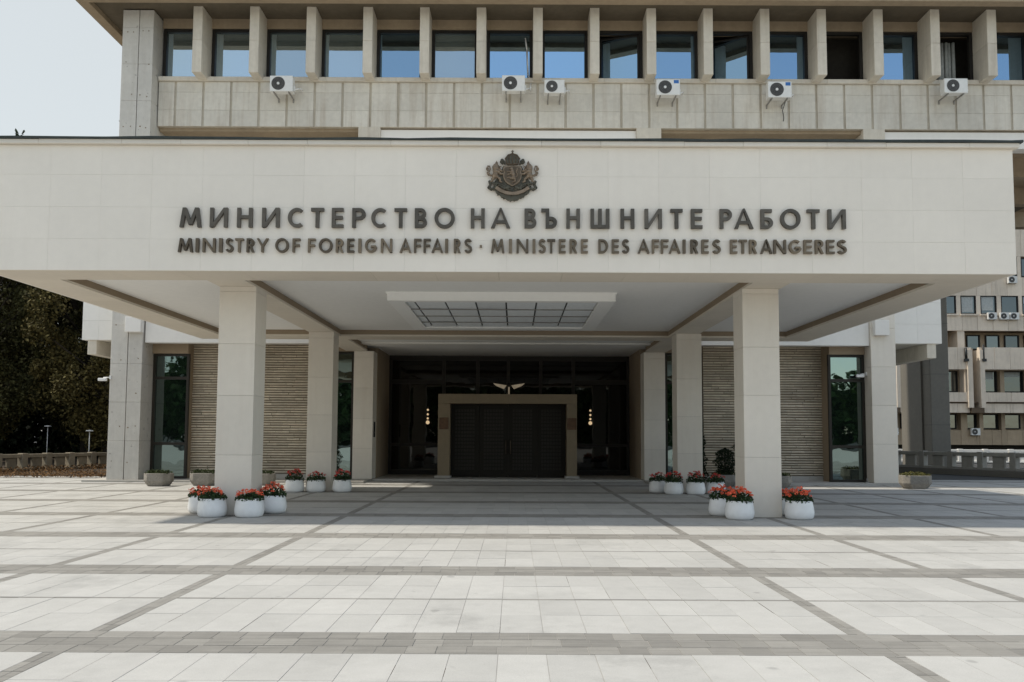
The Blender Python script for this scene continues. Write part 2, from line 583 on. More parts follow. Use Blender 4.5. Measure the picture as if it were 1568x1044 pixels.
def lay(lst, name, far, mat, hh):
    lst.sort(key=shown)
    for t in lst[:300]:
        z = random.uniform(-0.0012, 0.0012)
        MB().box(t[0], t[1], t[2], t[3], -0.008, z).build(name, mat, plaza)
    mb = MB()
    for t in lst[300:]:
        mb.box(t[0], t[1], t[2], t[3], -0.008, random.uniform(-0.0012, 0.0012))
    mb.build(far, mat, plaza, kind='stuff')
lay(tiles, 'paving_tile', 'paving_tiles', TILE, 0)
lay(pavers, 'band_paver', 'band_pavers', PAVER, 0)

# dirt packed into a few joints
rd = random.Random(5)
mb = MB()
near = [t for t in tiles if t[2] < 12 and abs(t[0]) < t[2] * .6]
for t in rd.sample(near, 46):
    a = rd.uniform(0, .5)
    b = rd.uniform(a + .2, 1.0)
    y0_, y1_ = t[2] + (t[3] - t[2]) * a, t[2] + (t[3] - t[2]) * b
    mb.box(t[0] - .0045 - rd.uniform(0, .002), t[0] + rd.uniform(0, .0015), y0_, y1_, -.004, -.0008)
mb.build('joint_dirt', SOIL, plaza, kind='stuff')

# ------------------------------------------------------------------ entrance canopy
CX0, CX1 = -9.9, 9.26          # outer sides
FY = 15.52                     # front of the fascia
SZ, CZ = 4.63, 4.82            # underside of beams, ceiling
canopy = thing('entrance_canopy', 'wide white stone canopy on four square pillars over the entrance', 'canopy', (-0.3, 21, 0))
# fascia clad in stone slabs on a core
box('canopy_core', CX0 + .05, CX1 - .05, FY + .012, 26.7, 5.0, 6.95, WHITE_STONE, canopy)
zr = [SZ, 5.22, 5.82, 6.43, 6.99]
xs = []
x = CX1
while x > CX0 + 0.3:
    xs.append(x)
    x -= 0.9435
xs.append(CX0)
for i in range(len(xs) - 1):
    for j in range(4):
        d = random.uniform(0, 0.0025)
        MB().box(xs[i + 1] + .0009, xs[i] - .0009, FY - d, FY + .05, zr[j] + (.0009 if j else 0), zr[j + 1] - .0009).build('stone_slab', WHITE_STONE, canopy)
for sx, xa, xb in ((-1, CX0, CX0 + .05), (1, CX1 - .05, CX1)):
    y = FY + .052
    while y < 26.6:
        for j in range(4):
            MB().box(xa, xb, y + .002, min(y + .9435, 26.7) - .002, zr[j] + (.0022 if j else 0), zr[j + 1] - .0022).build('side_slab', WHITE_STONE, canopy)
        y += .9435
# coping stones, then dark flashing
x = CX0 - .08
while x < CX1 + .08:
    x2 = min(x + random.choice((1.1, 1.25, 1.55)), CX1 + .09)
    MB().box(x + .002, x2 - .002, FY - .09 - random.uniform(0, .004), FY + .4, 6.993, 7.075 + random.uniform(-.004, .004)).build('coping_stone', PILLAR_STONE, canopy, bevel=.004)
    x = x2
mb = MB()
x = CX0 - .12
pz = 7.115
while x < CX1 + .12:
    x2 = min(x + .8, CX1 + .14)
    nz_ = 7.115 + random.uniform(-.012, .012)
    i = len(mb.v)
    for xx, zz in ((x, pz), (x2, nz_)):
        mb.v += [(xx, FY - .13, 7.078), (xx, FY - .13, zz), (xx, FY + .3, zz + .03), (xx, FY + .3, 7.078)]
    for q in ((0, 4, 5, 1), (1, 5, 6, 2), (2, 6, 7, 3), (3, 7, 4, 0)):
        mb.f.append(tuple(i + a for a in q))
        mb.smooth.append(False)
    pz = nz_
    x = x2
mb.build('roof_flashing', GUTTER, canopy)
box('roof_deck', CX0, CX1, FY + .41, 26.7, 6.955, 7.05, PANEL, canopy)
# beams (underside stone, inner faces browner)
LB, RB = (-6.06, -5.32), (4.66, 5.40)     # pillar lines
def beam(x0, x1, y0, y1, n=None):
    """a beam of stone soffit slabs with darker side faces above them"""
    lx = (x1 - x0) > (y1 - y0)
    L = (x1 - x0) if lx else (y1 - y0)
    n = n or max(1, round(L / 1.25))
    for i in range(n):
        a, b = i * L / n + .002, (i + 1) * L / n - .002
        if lx:
            MB().box(x0 + a, x0 + b, y0, y1, SZ, SZ + .05).build('soffit_slab', SOFFIT_STONE, canopy)
        else:
            MB().box(x0, x1, y0 + a, y0 + b, SZ, SZ + .05).build('soffit_slab', SOFFIT_STONE, canopy)
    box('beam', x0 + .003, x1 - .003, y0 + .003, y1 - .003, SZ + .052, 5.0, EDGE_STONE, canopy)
beam(CX0 + .052, CX1 - .052, FY + .052, 16.5, 16)
beam(CX0 + .052, CX1 - .052, 25.75, 26.68, 16)
beam(CX0 + .052, -8.95, 16.5, 25.75)
beam(8.25, CX1 - .052, 16.5, 25.75)
beam(LB[0], LB[1], 16.5, 25.75)
beam(RB[0], RB[1], 16.5, 25.75)
beam(LB[0], LB[1] + .02, 26.68, 30.28)
beam(RB[0], RB[1], 26.68, 30.28)
for xa, xb in ((-8.95, LB[0]), (LB[1], RB[0]), (RB[1], 8.25)):
    box('ceiling', xa - .02, xb + .02, 16.48, 25.77, CZ, 4.97, CEIL, canopy)
box('passage_ceiling', LB[0] + .3, RB[1] - .3, 26.6, 34.2, CZ, 5.25, CEIL, canopy)
# pillars of stacked cladding stones
def pillar(x0, x1, y0, y1, cuts, name='pillar', par=None):
    p = MB().box(x0 + .03, x1 - .03, y0 + .03, y1 - .03, 0, SZ).build(name, DARKJOINT, par or canopy)
    for a, b in zip(cuts[:-1], cuts[1:]):
        d = random.uniform(-.0015, .0015)
        MB().box(x0 - d, x1 + d, y0 - d, y1 + d, a + .0015, b - .0015).build('stone_block', PILLAR_STONE, p, bevel=.004)
    return p
pillar(-6.03, -5.29, 17.15, 17.89, [0, 1.2, 2.4, 3.45, 4.52, SZ - .001])
pillar(4.62, 5.36, 17.15, 17.89, [0, 1.2, 2.45, 3.43, 4.52, SZ - .001])
pillar(-6.06, -5.33, 24.75, 25.5, [0, 1.12, 2.2, 3.3, 4.45, SZ - .001])
pillar(4.72, 5.45, 24.75, 25.5, [0, 1.12, 2.2, 3.3, 4.45, SZ - .001])
# ceiling light box
LX0, LX1, LY0, LY1 = -2.88, 2.24, 18.86, 24.1
lb = thing('ceiling_light_box', 'large white framed light box of grey panels on the canopy ceiling', 'ceiling light', (-.3, 21.5, SZ))
fm = MB()
for (a, b, c, d) in ((LX0, LX1, LY0, LY0 + .22), (LX0, LX1, LY1 - .40, LY1), (LX0, LX0 + .36, LY0 + .22, LY1 - .40), (LX1 - .36, LX1, LY0 + .22, LY1 - .40)):
    fm.box(a, b, c, d, SZ - .005, CZ)
fm.build('frame', FRAMEW, lb)
fm = MB()
for (a, b, c, d) in ((LX0 - .03, LX1 + .03, LY0 - .03, LY0), (LX0 - .03, LX0, LY0, LY1), (LX1, LX1 + .03, LY0, LY1)):
    fm.box(a, b, c, d, CZ - .035, CZ)
fm.build('trim', FRAMEW, lb)
px = [LX1 - .36 - .70 * i for i in range(7)] + [LX0 + .36]
px = sorted(px)
pys = [LY0 + .22, 20.35, 21.5, 22.65, LY1 - .40]
for i in range(len(px) - 1):
    for j in range(4):
        dz = random.uniform(-.004, .012)
        MB().box(px[i] + .02, px[i + 1] - .02, pys[j] + .018, pys[j + 1] - .018, SZ + .03 + dz, SZ + .05 + dz).build('panel', DIFFUSER, lb)
for y in pys[1:-1]:
    box('cross_bar', LX0 + .36, LX1 - .36, y - .035, y + .035, SZ + .012, SZ + .028, AC_STEEL, lb)
box('backing', LX0 + .36, LX1 - .36, LY0 + .22, LY1 - .40, SZ + .08, SZ + .09, DARKJOINT, lb)

# ------------------------------------------------------------------ ministry building
B = thing('ministry_building', 'grey concrete office tower on piers behind the canopy', 'building', (-0.3, 30, 0))
PLT = 0.07
def plat(x0, x1, y0, y1, n):
    for i in range(n):
        a, b = x0 + (x1 - x0) * i / n, x0 + (x1 - x0) * (i + 1) / n
        MB().box(a + .002, b - .002, y0, y1, -.01, PLT).build('platform_slab', PLATFORM, B, bevel=.006)
plat(-14.6, -5.1, 28.75, 30.6, 8)
plat(4.6, 13.9, 28.75, 30.6, 8)
plat(-5.1, 4.6, 30.35, 34.3, 8)
# piers (two halves with a groove, cast in lifts)
def pier(x0, x1, gx, top, mat=CONC, groove=True):
    p = box('pier', x0 + .04, x1 - .04, 29.06, 30.6, PLT, top, DARKJOINT, B)
    z = PLT
    while z < top - .05:
        z2 = min(z + 1.32, top)
        for a, b in (((x0, gx - .012), (gx + .012, x1)) if groove else ((x0, x1),)):
            MB().box(a, b, 29.0 + random.uniform(-.003, .003), 30.62, z + .002, z2 - .002).build('cast_block', mat, p, bevel=.008)
        z = z2
    return p
pier(-13.88, -12.80, -13.30, 16.55)
pier(12.2, 13.05, 12.62, 7.0, PILLAR_STONE, False)
# tie-bolt holes of the left pier
mb = MB()
for k in range(14):
    for xx in (-13.72, -13.5, -13.18, -12.94):
        if random.random() < .65:
            z = .7 + k * 1.16 + random.uniform(-.05, .05)
            mb.tube((xx + random.uniform(-.05, .05), 28.9935, z), (xx, 29.02, z), .022, n=7)
mb.build('bolt_holes', STONE_GAP, B, kind='stuff')
# white first-floor wall above the ground-floor wall
x = -12.76
while x < 12.18:
    x2 = min(x + 1.92, 12.19)
    MB().box(x + .002, x2 - .002, 29.1, 29.5, 4.77, 7.2).build('band_panel', WHITE_PAINT, B)
    x = x2
box('floor_slab', -12.76, 12.19, 29.5, 36, 4.92, 7.2, SOFFIT_STONE, B)
box('lintel_stone', 10.95, 12.19, 29.5, 29.7, 4.502, 4.918, EDGE_STONE, B)
for xa, xb in ((-13.33, -12.79), (12.27, 12.76)):
    box('bearing_block', xa, xb, 28.78, 29.05, 5.10, 5.62, WHITE_PAINT, B, bevel=.01)
# outer wings and their beams
for s, xa, xb in ((-1, -15.3, -13.9), (1, 13.1, 15.05)):
    for j, (za, zb) in enumerate(((4.93, 5.62), (5.62, 6.4), (6.4, 7.6), (7.6, 8.8))):
        m_ = (xa + xb) / 2 + .12 * s
        for a, b in ((xa, m_), (m_, xb)):
            MB().box(a + .002, b - .002, 29.8, 30.1, za + .002, zb - .002).build('wing_panel', WHITE_PAINT, B)
    box('wing', xa + .01, xb - .01, 30.1, 44, 4.94, 8.8, PANEL, B)
    if s < 0:
        box('wing_beam', -15.12, -14.8, 29.86, 42, 4.42, 4.935, FIN, B, bevel=.01)
    else:
        box('wing_beam', 14.55, 14.87, 29.86, 42, 4.42, 4.935, FIN, B, bevel=.01)
# split-stone walls, coursed
def stone_wall(x0, x1):
    w = box('stone_wall', x0, x1, 30.345, 30.8, PLT, 4.92, STONE_GAP, B)
    mb = MB()
    z = PLT + .17
    while z < 4.9:
        h = random.uniform(.084, .096)
        x = x0
        while x < x1 - .01:
            x2 = min(x + random.uniform(.25, .95), x1)
            if x1 - x2 < .12:
                x2 = x1
            d = random.uniform(.0, .045)
            i = len(mb.v)
            g = .015
            za, zb = z + g + random.uniform(0, .008), min(z + h - g * .3, 4.9)
            nn = max(1, round((x2 - x) / .16))
            prev = None
            pts = []
            for q in range(nn + 1):
                xx = x + .003 + (x2 - x - .006) * q / nn
                b1 = random.uniform(-.012, .012)
                pts.append([(xx, 30.37, za), (xx, 30.325 - d + b1, za + .012), (xx, 30.31 - d + b1 + random.uniform(-.006, .006), (za + zb) / 2), (xx, 30.33 - d + b1, zb - .008), (xx, 30.37, zb)])
            for q in range(nn):
                for e in range(4):
                    mb.v += [pts[q][e], pts[q + 1][e], pts[q + 1][e + 1], pts[q][e + 1]]
            c = i
            while c < len(mb.v):
                mb.f.append((c, c + 1, c + 2, c + 3))
                mb.smooth.append(False)
                c += 4
            x = x2
        z += h
    # weld so each course stone is one island
    o = mb.build('stone_courses', ROUGH_STONE, w, kind='stuff')
    bm = bmesh.new()
    bm.from_mesh(o.data)
    bmesh.ops.remove_doubles(bm, verts=bm.verts, dist=0.0004)
    bm.to_mesh(o.data)
    bm.free()
    n = 6
    for i in range(n):
        a, b = x0 + (x1 - x0) * i / n, x0 + (x1 - x0) * (i + 1) / n
        MB().box(a + .003, b - .003, 30.29, 30.37, PLT, PLT + .165).build('base_stone', PLATFORM, w)
stone_wall(-11.6, -7.3)
stone_wall(6.72, 11.2)
# ground-floor windows
def tall_window(x0, x1, y, z0, z1, trans, mat=GLASS_LOW, fr=.085, name='tall_window', par=None, fm_=BRONZE_FRAME):
    mb = MB()
    mb.box(x0, x0 + fr, y - .06, y + .06, z0, z1)
    mb.box(x1 - fr, x1, y - .06, y + .06, z0, z1)
    mb.box(x0 + fr, x1 - fr, y - .06, y + .06, z1 - fr, z1)
    mb.box(x0 + fr, x1 - fr, y - .06, y + .06, z0, z0 + fr)
    for t in trans:
        mb.box(x0 + fr, x1 - fr, y - .055, y + .055, t - .05, t + .05)
    w = mb.build(name, fm_, par or B)
    zz = [z0 + fr] + [v for t in trans for v in (t - .05, t + .05)] + [z1 - fr]
    for a, b in zip(zz[0::2], zz[1::2]):
        MB().box(x0 + fr, x1 - fr, y + .01, y + .03, a, b).build('pane', mat, w)
    return w
tall_window(-12.79, -11.52, 29.95, PLT, 4.46, (1.29, 3.60))
box('window_return', -11.6, -11.53, 30.02, 30.34, PLT, 4.92, EDGE_STONE, B)
box('lintel_stone', -12.79, -11.53, 29.8, 30.02, 4.462, 4.918, EDGE_STONE, B)
tall_window(10.93, 12.19, 29.62, PLT, 4.50, (1.29, 3.60))
box('window_return', 10.95, 11.2, 29.69, 30.36, PLT, 4.92, EDGE_STONE, B)
tall_window(-7.3, -5.80, 30.5, PLT, 4.62, (3.55,))
tall_window(5.38, 6.72, 30.5, PLT, 4.62, (3.55,))
for xa, xb, z in ((-7.3, -5.8, 4.62), (5.38, 6.72, 4.62)):
    m_ = (xa + xb) / 2
    for a, b in ((xa, m_), (m_, xb)):
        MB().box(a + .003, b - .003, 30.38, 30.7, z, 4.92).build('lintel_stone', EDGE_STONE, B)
# inner columns flanking the entrance
pillar(-5.78, -5.08, 30.3, 31.1, [PLT, 1.15, 2.2, 3.3, 4.4, SZ - .001], 'entrance_column', B)
pillar(4.60, 5.36, 30.3, 31.1, [PLT, 1.15, 2.2, 3.3, 4.4, SZ - .001], 'entrance_column', B)
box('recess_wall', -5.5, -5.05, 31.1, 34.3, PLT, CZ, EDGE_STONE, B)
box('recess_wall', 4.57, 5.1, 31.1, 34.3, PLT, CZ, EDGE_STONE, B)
# ground-floor core behind everything
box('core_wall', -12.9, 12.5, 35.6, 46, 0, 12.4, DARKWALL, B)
box('side_wall', -13.0, -12.8, 30.62, 35.6, 0, 4.9, CONC, B)
box('side_wall', 12.3, 12.5, 30.62, 35.6, 0, 4.9, CONC, B)
# glazed entrance screen
mb = MB()
EX0, EX1, EY = -5.05, 4.57, 34.0
mull = [EX0 + .04, -2.86, -1.5, -.28, 1.02, 2.33, EX1 - .04]
for x in mull:
    mb.box(x - .07, x + .07, EY - .06, EY + .08, PLT, CZ)
mb.box(EX0, EX1, EY - .05, EY + .07, 4.62, CZ - .002)
mb.box(EX0 + .11, -2.93, EY - .05, EY + .07, 3.68, 3.86)
mb.box(2.40, EX1 - .11, EY - .05, EY + .07, 3.68, 3.86)
mb.box(EX0 + .11, -2.93, EY - .05, EY + .07, 1.2, 1.32)
mb.box(2.40, EX1 - .11, EY - .05, EY + .07, 1.2, 1.32)
mb.box(EX0 + .11, EX1 - .11, EY - .055, EY + .07, PLT, PLT + .2)
scr = mb.build('entrance_screen', BRONZE_FRAME, B)
for a, b in zip(mull[:-1], mull[1:]):
    lo = PLT + .2
    for za, zb in ((lo, 1.2), (1.32, 3.68), (3.86, 4.62)) if (a < -3 or b > 2.5) else ((3.2, 4.62),):
        MB().box(a + .07, b - .07, EY, EY + .02, za, zb).build('pane', GLASS_DOOR, scr)
# portal
po = MB()
po.box(-2.84, -2.40, 31.3, 33.93, PLT, 2.80)
po.box(1.90, 2.28, 31.3, 33.93, PLT, 2.80)
po.box(-2.84, 2.28, 31.3, 33.93, 2.802, 3.155)
portal = po.build('portal', PORTAL, B, bevel=.008)
for xa, xb in ((-2.95, -2.35), (1.84, 2.36)):
    box('portal_plinth', xa, xb, 31.2, 32.2, PLT, PLT + .085, PLATFORM, portal, bevel=.008)
# bronze doors: four leaves of relief rows
dw = (1.90 + 2.40) / 4
for i in range(4):
    xa = -2.40 + dw * i
    leaf = MB().box(xa + .006, xa + dw - .006, 31.75, 31.81, PLT + .01, 2.79).build('door_leaf', DOOR, portal)
    mb = MB()
    z = .35
    while z < 2.6:
        for q in range(7):
            x = xa + .16 + q * (dw - .32) / 7
            mb.box(x, x + (dw - .32) / 7 - .03, 31.73 - random.uniform(0, .008), 31.76, z, z + .09)
        z += .135
    mb.build('relief', BRONZE_FRAME, leaf, kind='stuff')
    if i in (1, 2):
        xx = xa + (dw - .09 if i == 1 else .09)
        MB().tube((xx, 31.69, .95), (xx, 31.69, 1.45), .015).build('handle', BRONZE, leaf)

# ---- tower
TX0, TX1 = -13.83, 24.6
fins = [-11.17 + 1.985 * k for k in range(18)]
# spandrel
box('spandrel_core', -12.77, TX1, 29.545, 30.2, 12.55, 14.18, PANEL_GAP, B)
rowz = [12.55, 13.14, 13.79, 14.175]
x = -12.76
j = 0
edges = [-12.76] + [-12.17 + .993 * k for k in range(38)]
edges = [e for e in edges if e < TX1] + [TX1]
for a, b in zip(edges[:-1], edges[1:]):
    for r in range(3):
        d = random.uniform(-.004, .004)
        MB().box(a + (.055 if a > -12.7 else 0), b - .03, 29.5 + d, 29.546, rowz[r] + .0025, rowz[r + 1] - .0025).build('wall_panel', PANEL, B, bevel=.004)
x = -12.76
while x < TX1:
    x2 = min(x + 1.985, TX1)
    MB().box(x + .002, x2 - .002, 29.42 + random.uniform(-.004, .004), 29.9, 14.18, 14.335).build('sill_stone', FIN, B, bevel=.008)
    x = x2
box('lintel_band', -12.77, TX1, 29.72, 30.2, 16.25, 16.62, EAVE, B)
# fins
for fx in fins:
    MB().box(fx - .165, fx + .165, 28.8 + random.uniform(-.006, .006), 29.77, 14.22, 15.38).build('fin_block', FIN, B, bevel=.01)
    MB().box(fx - .165, fx + .165, 28.8 + random.uniform(-.006, .006), 29.77, 15.384, 16.6).build('fin_block', FIN, B, bevel=.01)
# windows between fins; a few sashes stand open
bays = [(-12.76, fins[0] - .165)] + [(a + .165, b - .165) for a, b in zip(fins[:-1], fins[1:])]
OPEN = {8: -14, 10: -22, 12: 76, 14: 68}
for i, (a, b) in enumerate(bays):
    mb = MB()
    f = .11
    y0, y1 = 29.78, 29.92
    z0, z1 = 14.337, 16.25
    mb.box(a, a + f, y0, y1, z0, z1)
    mb.box(b - f, b, y0, y1, z0, z1)
    mb.box(a + f, b - f, y0, y1, z1 - f, z1)
    mb.box(a + f, b - f, y0, y1, z0, z0 + .06)
    w = mb.build('window', FRAME, B)
    ax, bx_ = a + f, b - f
    if i in OPEN:
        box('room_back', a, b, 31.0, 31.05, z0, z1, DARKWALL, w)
        if i == 14:
            for q in range(5):
                cx_ = a + f + .25 + q * .13 + (.35 if i == 14 else .7)
                if cx_ < b - f - .06:
                    MB().tube((cx_, 30.3 + .05 * (q % 2), z0 + .05), (cx_, 30.3 + .05 * (q % 2), z1 - .15), .07, .06, 8).build('curtain_fold', CURTAIN, w)
        ang = math.radians(OPEN[i])
        sash = MB()
        W = bx_ - ax
        for q in ((0, .07, 0, z1 - f - z0 - .06), (W - .07, W, 0, z1 - f - z0 - .06), (.07, W - .07, 0, .07), (.07, W - .07, z1 - f - z0 - .13, z1 - f - z0 - .06)):
            sash.box(q[0], q[1], -.03, .03, q[2], q[3])
        s = sash.build('sash', FRAME, w, origin=(0, 0, 0))
        p = MB().box(.07, W - .07, -.01, .01, .07, z1 - f - z0 - .13).build('pane', GLASS_UP, s, origin=(0, 0, 0))
        p.parent = w
        for oo in (s, p):
            wl = WLOC[w.name]
            if ang < 0:      # hung on the right jamb, left edge swung in
                oo.location = (bx_ - W * math.cos(ang) - wl[0], 29.88 - W * math.sin(ang) - wl[1], z0 + .06 - wl[2])
            else:
                oo.location = (ax - wl[0], 29.88 - wl[1], z0 + .06 - wl[2])
            oo.rotation_euler = (0, 0, ang)
    else:
        MB().box(ax, bx_, 29.87, 29.89, z0 + .06, z1 - f).build('pane', GLASS_CURTAIN_SKY if i in (0, 1, 2, 3, 5) else GLASS_UP, w)
# eave: soffit, stone edge band
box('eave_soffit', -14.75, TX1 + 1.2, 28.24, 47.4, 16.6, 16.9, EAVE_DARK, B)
mb = MB()
mb.box(-15.12, TX1 + 1.2, 27.9, 28.26, 16.42, 17.3)
mb.box(-15.12, -14.74, 28.26, 47.5, 16.42, 17.3)
mb.build('eave_edge', EAVE, B, bevel=.012)
mb = MB()
x = -15.15
while x < TX1 + 1.2:
    mb.box(x + .003, x + 1.325, 27.84, 28.0, 17.30, 17.42)
    x += 1.33
mb.build('eave_drip', FIN, B)
# tower body behind
box('tower_wall', TX0, TX0 + .3, 30.6, 47.3, 12.45, 16.6, PANEL, B)
box('tower_wall', TX1 - .3, TX1, 30.2, 47.3, 12.45, 16.6, PANEL, B)
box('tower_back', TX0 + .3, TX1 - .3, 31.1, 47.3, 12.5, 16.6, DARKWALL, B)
box('tower_soffit', -12.77, TX1, 29.7, 47.4, 12.44, 12.548, EAVE, B)
# deep beams below the tower, seen past the canopy's right end
for y in (32.2, 36.0, 40.0, 44.0, 47.0):
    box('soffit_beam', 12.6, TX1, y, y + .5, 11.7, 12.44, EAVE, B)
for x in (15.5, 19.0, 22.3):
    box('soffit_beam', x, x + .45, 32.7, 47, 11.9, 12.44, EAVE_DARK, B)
# head of the lower storey under the tower
for xa, xb in ((-5.62, -4.84), (4.27, 5.15), (12.33, 13.1)):
    box('upper_column', xa, xb, 29.5, 30.3, 7.2, 12.56, FIN, B, bevel=.01)
for xa, xb in ((-4.84, 4.27), (13.1, TX1)):
    box('upper_beam', xa + .003, xb - .003, 29.62, 30.1, 11.9, 12.49, WHITE_PAINT, B)
box('upper_wall', -12.77, 12.33, 32.5, 32.8, 7.2, 12.44, PANEL, B)
# dark stone column that carries the tower's far end
c = box('rear_column', 22.05, 23.05, 45.0, 48.3, 0, 11.7, DARKSTONE, B, bevel=.02)
box('column_strip', 21.97, 22.05, 45.9, 48.3, 0, 11.7, DARKSTONE, c)
for z in (2.3, 5.0, 7.7):
    box('column_joint', 22.045, 23.055, 44.994, 48.0, z, z + .015, DARKJOINT, c)

# ------------------------------------------------------------------ lettering
ST = .19
def gl(ch, w, ST=.19):
    """strokes of one capital in a w x 1 box as convex polygons (x, z), counter-clockwise"""
    P = []
    s = ST
    h = s * .92
    def R(x0, x1, z0, z1):
        P.append([(x0, z0), (x1, z0), (x1, z1), (x0, z1)])
    def D(xa, za, xb, zb, t=s):
        if za > zb:
            xa, za, xb, zb = xb, zb, xa, za
        P.append([(xa, za), (xa + t, za), (xb + t, zb), (xb, zb)])
    def A(cx, cz, rx, rz, a0, a1, n=18, tx=s, tz=h):
        for i in range(n):
            u, v = math.radians(a0 + (a1 - a0) * i / n), math.radians(a0 + (a1 - a0) * (i + 1) / n)
            P.append([(cx + (rx - tx) * math.cos(u), cz + (rz - tz) * math.sin(u)), (cx + rx * math.cos(u), cz + rz * math.sin(u)),
                      (cx + rx * math.cos(v), cz + rz * math.sin(v)), (cx + (rx - tx) * math.cos(v), cz + (rz - tz) * math.sin(v))])
    def bowl(x0, x1, z0, z1):
        r = (z1 - z0) / 2
        rx = min(r * 1.05, (x1 - x0) * .8)
        R(x0, x1 - rx, z1 - h, z1)
        R(x0, x1 - rx, z0, z0 + h)
        A(x1 - rx, z0 + r, rx, r, -90, 90)
    if ch in 'МM':
        D(0, 0, .13 * w, 1); D(w - s, 0, w - s - .13 * w, 1)
        D(w / 2 - s / 2, .12, .13 * w, 1); D(w / 2 - s / 2, .12, w - s - .13 * w, 1)
    elif ch == 'И':
        R(0, s, 0, 1); R(w - s, w, 0, 1); D(.02, 0, w - s - .02, 1)
    elif ch == 'N':
        R(0, s, 0, 1); R(w - s, w, 0, 1); D(w - s - .02, 0, .02, 1)
    elif ch in 'НH':
        R(0, s, 0, 1); R(w - s, w, 0, 1); R(s, w - s, .45, .45 + h)
    elif ch == 'Ш':
        R(0, s, 0, 1); R(w - s, w, 0, 1); R(w / 2 - s / 2, w / 2 + s / 2, 0, 1); R(s, w - s, 0, h)
    elif ch in 'СC':
        A(w * .58, .5, w * .58, .5, 52, 308, 24)
    elif ch == 'G':
        A(w * .55, .5, w * .55, .5, 45, 345, 26); R(w * .52, w, .36, .36 + h)
    elif ch in 'ТT':
        R(w / 2 - s / 2, w / 2 + s / 2, 0, 1 - h); R(0, w, 1 - h, 1)
    elif ch in 'ЕE':
        R(0, s, 0, 1); R(s, w, 1 - h, 1); R(s, w * .94, .43, .43 + h); R(s, w, 0, h)
    elif ch == 'F':
        R(0, s, 0, 1); R(s, w, 1 - h, 1); R(s, w * .92, .43, .43 + h)
    elif ch in 'РP':
        R(0, s, 0, 1); bowl(s, w, .40, 1)
    elif ch == 'R':
        R(0, s, 0, 1); bowl(s, w * .95, .42, 1); D(w - s * 1.05, 0, w * .42 - s * .4, .5)
    elif ch in 'ВB':
        R(0, s, 0, 1); bowl(s, w * .93, .46, 1); bowl(s, w, 0, .46 + h * .6)
    elif ch == 'Б':
        R(0, s, 0, 1); R(s, w * .92, 1 - h, 1); bowl(s, w, 0, .58)
    elif ch == 'Ъ':
        R(.28 * w, .28 * w + s, 0, 1); R(0, .28 * w, 1 - h, 1); bowl(.28 * w + s, w, 0, .58)
    elif ch in 'ОO':
        A(w / 2, .5, w / 2, .52, 0, 360, 40)
    elif ch in 'АA':
        P.append([(0, 0), (s, 0), (w / 2 + s * .22, 1.03), (w / 2 - s * .22, 1.03)]); P.append([(w - s, 0), (w, 0), (w / 2 + s * .22, 1.03), (w / 2 - s * .22, 1.03)]); R(w * .24, w * .76, .24, .24 + h * .9)
    elif ch == 'I':
        R(0, w, 0, 1)
    elif ch == 'Y':
        R(w / 2 - s / 2, w / 2 + s / 2, 0, .5); D(w / 2 - s / 2, .42, 0, 1); D(w / 2 - s / 2, .42, w - s, 1)
    elif ch == 'D':
        R(0, s, 0, 1); bowl(s, w, 0, 1)
    elif ch == 'S':
        A(w * .5, .745, w * .47, .265, 20, 270, 18); A(w * .5, .275, w * .5, .285, -160, 90, 18)
    elif ch == '·':
        R(0, w, .40, .40 + w)
    return P

def sign(name, label, text, boxes, z0, hh, mat, st=.178, y=FY):
    xs_ = [b for b in boxes]
    root = thing(name, label, 'lettering', ((xs_[0][0] + xs_[-1][1]) / 2, y - .05, z0), None)
    for i, ch in enumerate(text):
        x0, x1, dz = boxes[i]
        w = (x1 - x0) / hh
        mb = MB()
        for k, poly in enumerate(gl(ch, w, st)):
            mb.prism([(x0 + px_ * hh, z0 + dz + pz_ * hh) for px_, pz_ in poly], y - .075 - .0009 * (k % 5), y - .012)
        o = mb.build('letter', mat, root)
        mb2 = MB().box((x0 + x1) / 2 - .012, (x0 + x1) / 2 + .012, y - .02, y + .004, z0 + dz + hh * .3, z0 + dz + hh * .33)
    return root

def xs_from(l, sc, off):
    """letter extents measured along the fascia, in metres from its middle"""
    return [((a / sc + off - 789) / 82.6, (b / sc + off - 789) / 82.6) for a, b in l]
R1 = xs_from([(47, 146), (186, 267), (311, 381), (426, 506), (545, 617), (651, 710), (747, 800), (841, 902), (929, 1000), (1035, 1093), (1129, 1185), (1220, 1313), (1387, 1451)], 3.0154, 260) + \
     xs_from([(82, 160), (218, 266), (286, 350), (388, 443), (486, 563), (608, 664), (706, 776), (811, 860), (894, 940), (1011, 1060), (1070, 1147), (1177, 1226), (1257, 1338), (1366, 1416), (1450, 1522)], 2.6576, 720)
T1 = 'МИНИСТЕРСТВОНАВЪНШНИТЕРАБОТИ'
R2 = xs_from([(43, 110), (124, 138), (156, 214), (231, 246), (262, 296), (305, 343), (358, 394), (404, 458), (490, 551), (569, 604), (640, 674), (690, 752), (768, 804), (820, 852), (871, 885), (902, 953), (975, 1027),
              (1061, 1115), (1127, 1161), (1171, 1204), (1208, 1261), (1270, 1284), (1310, 1342), (1358, 1394)], 3.0154, 260)
T2 = 'MINISTRYOFFOREIGNAFFAIRS'
R3 = xs_from([(83, 137), (155, 168), (186, 234), (251, 263), (275, 305), (310, 343), (357, 385), (401, 432), (447, 475), (518, 557), (572, 601), (613, 643), (677, 725), (735, 764), (771, 802), (803, 850), (860, 871),
              (891, 922), (936, 964), (980, 1013), (1052, 1080), (1087, 1120), (1129, 1160), (1174, 1222), (1228, 1278), (1290, 1336), (1350, 1383), (1396, 1430), (1442, 1474), (1486, 1523)], 2.6576, 720)
T3 = 'MINISTEREDESAFFAIRESETRANGERES'
DOT = xs_from([(37, 46)], 2.6576, 720)
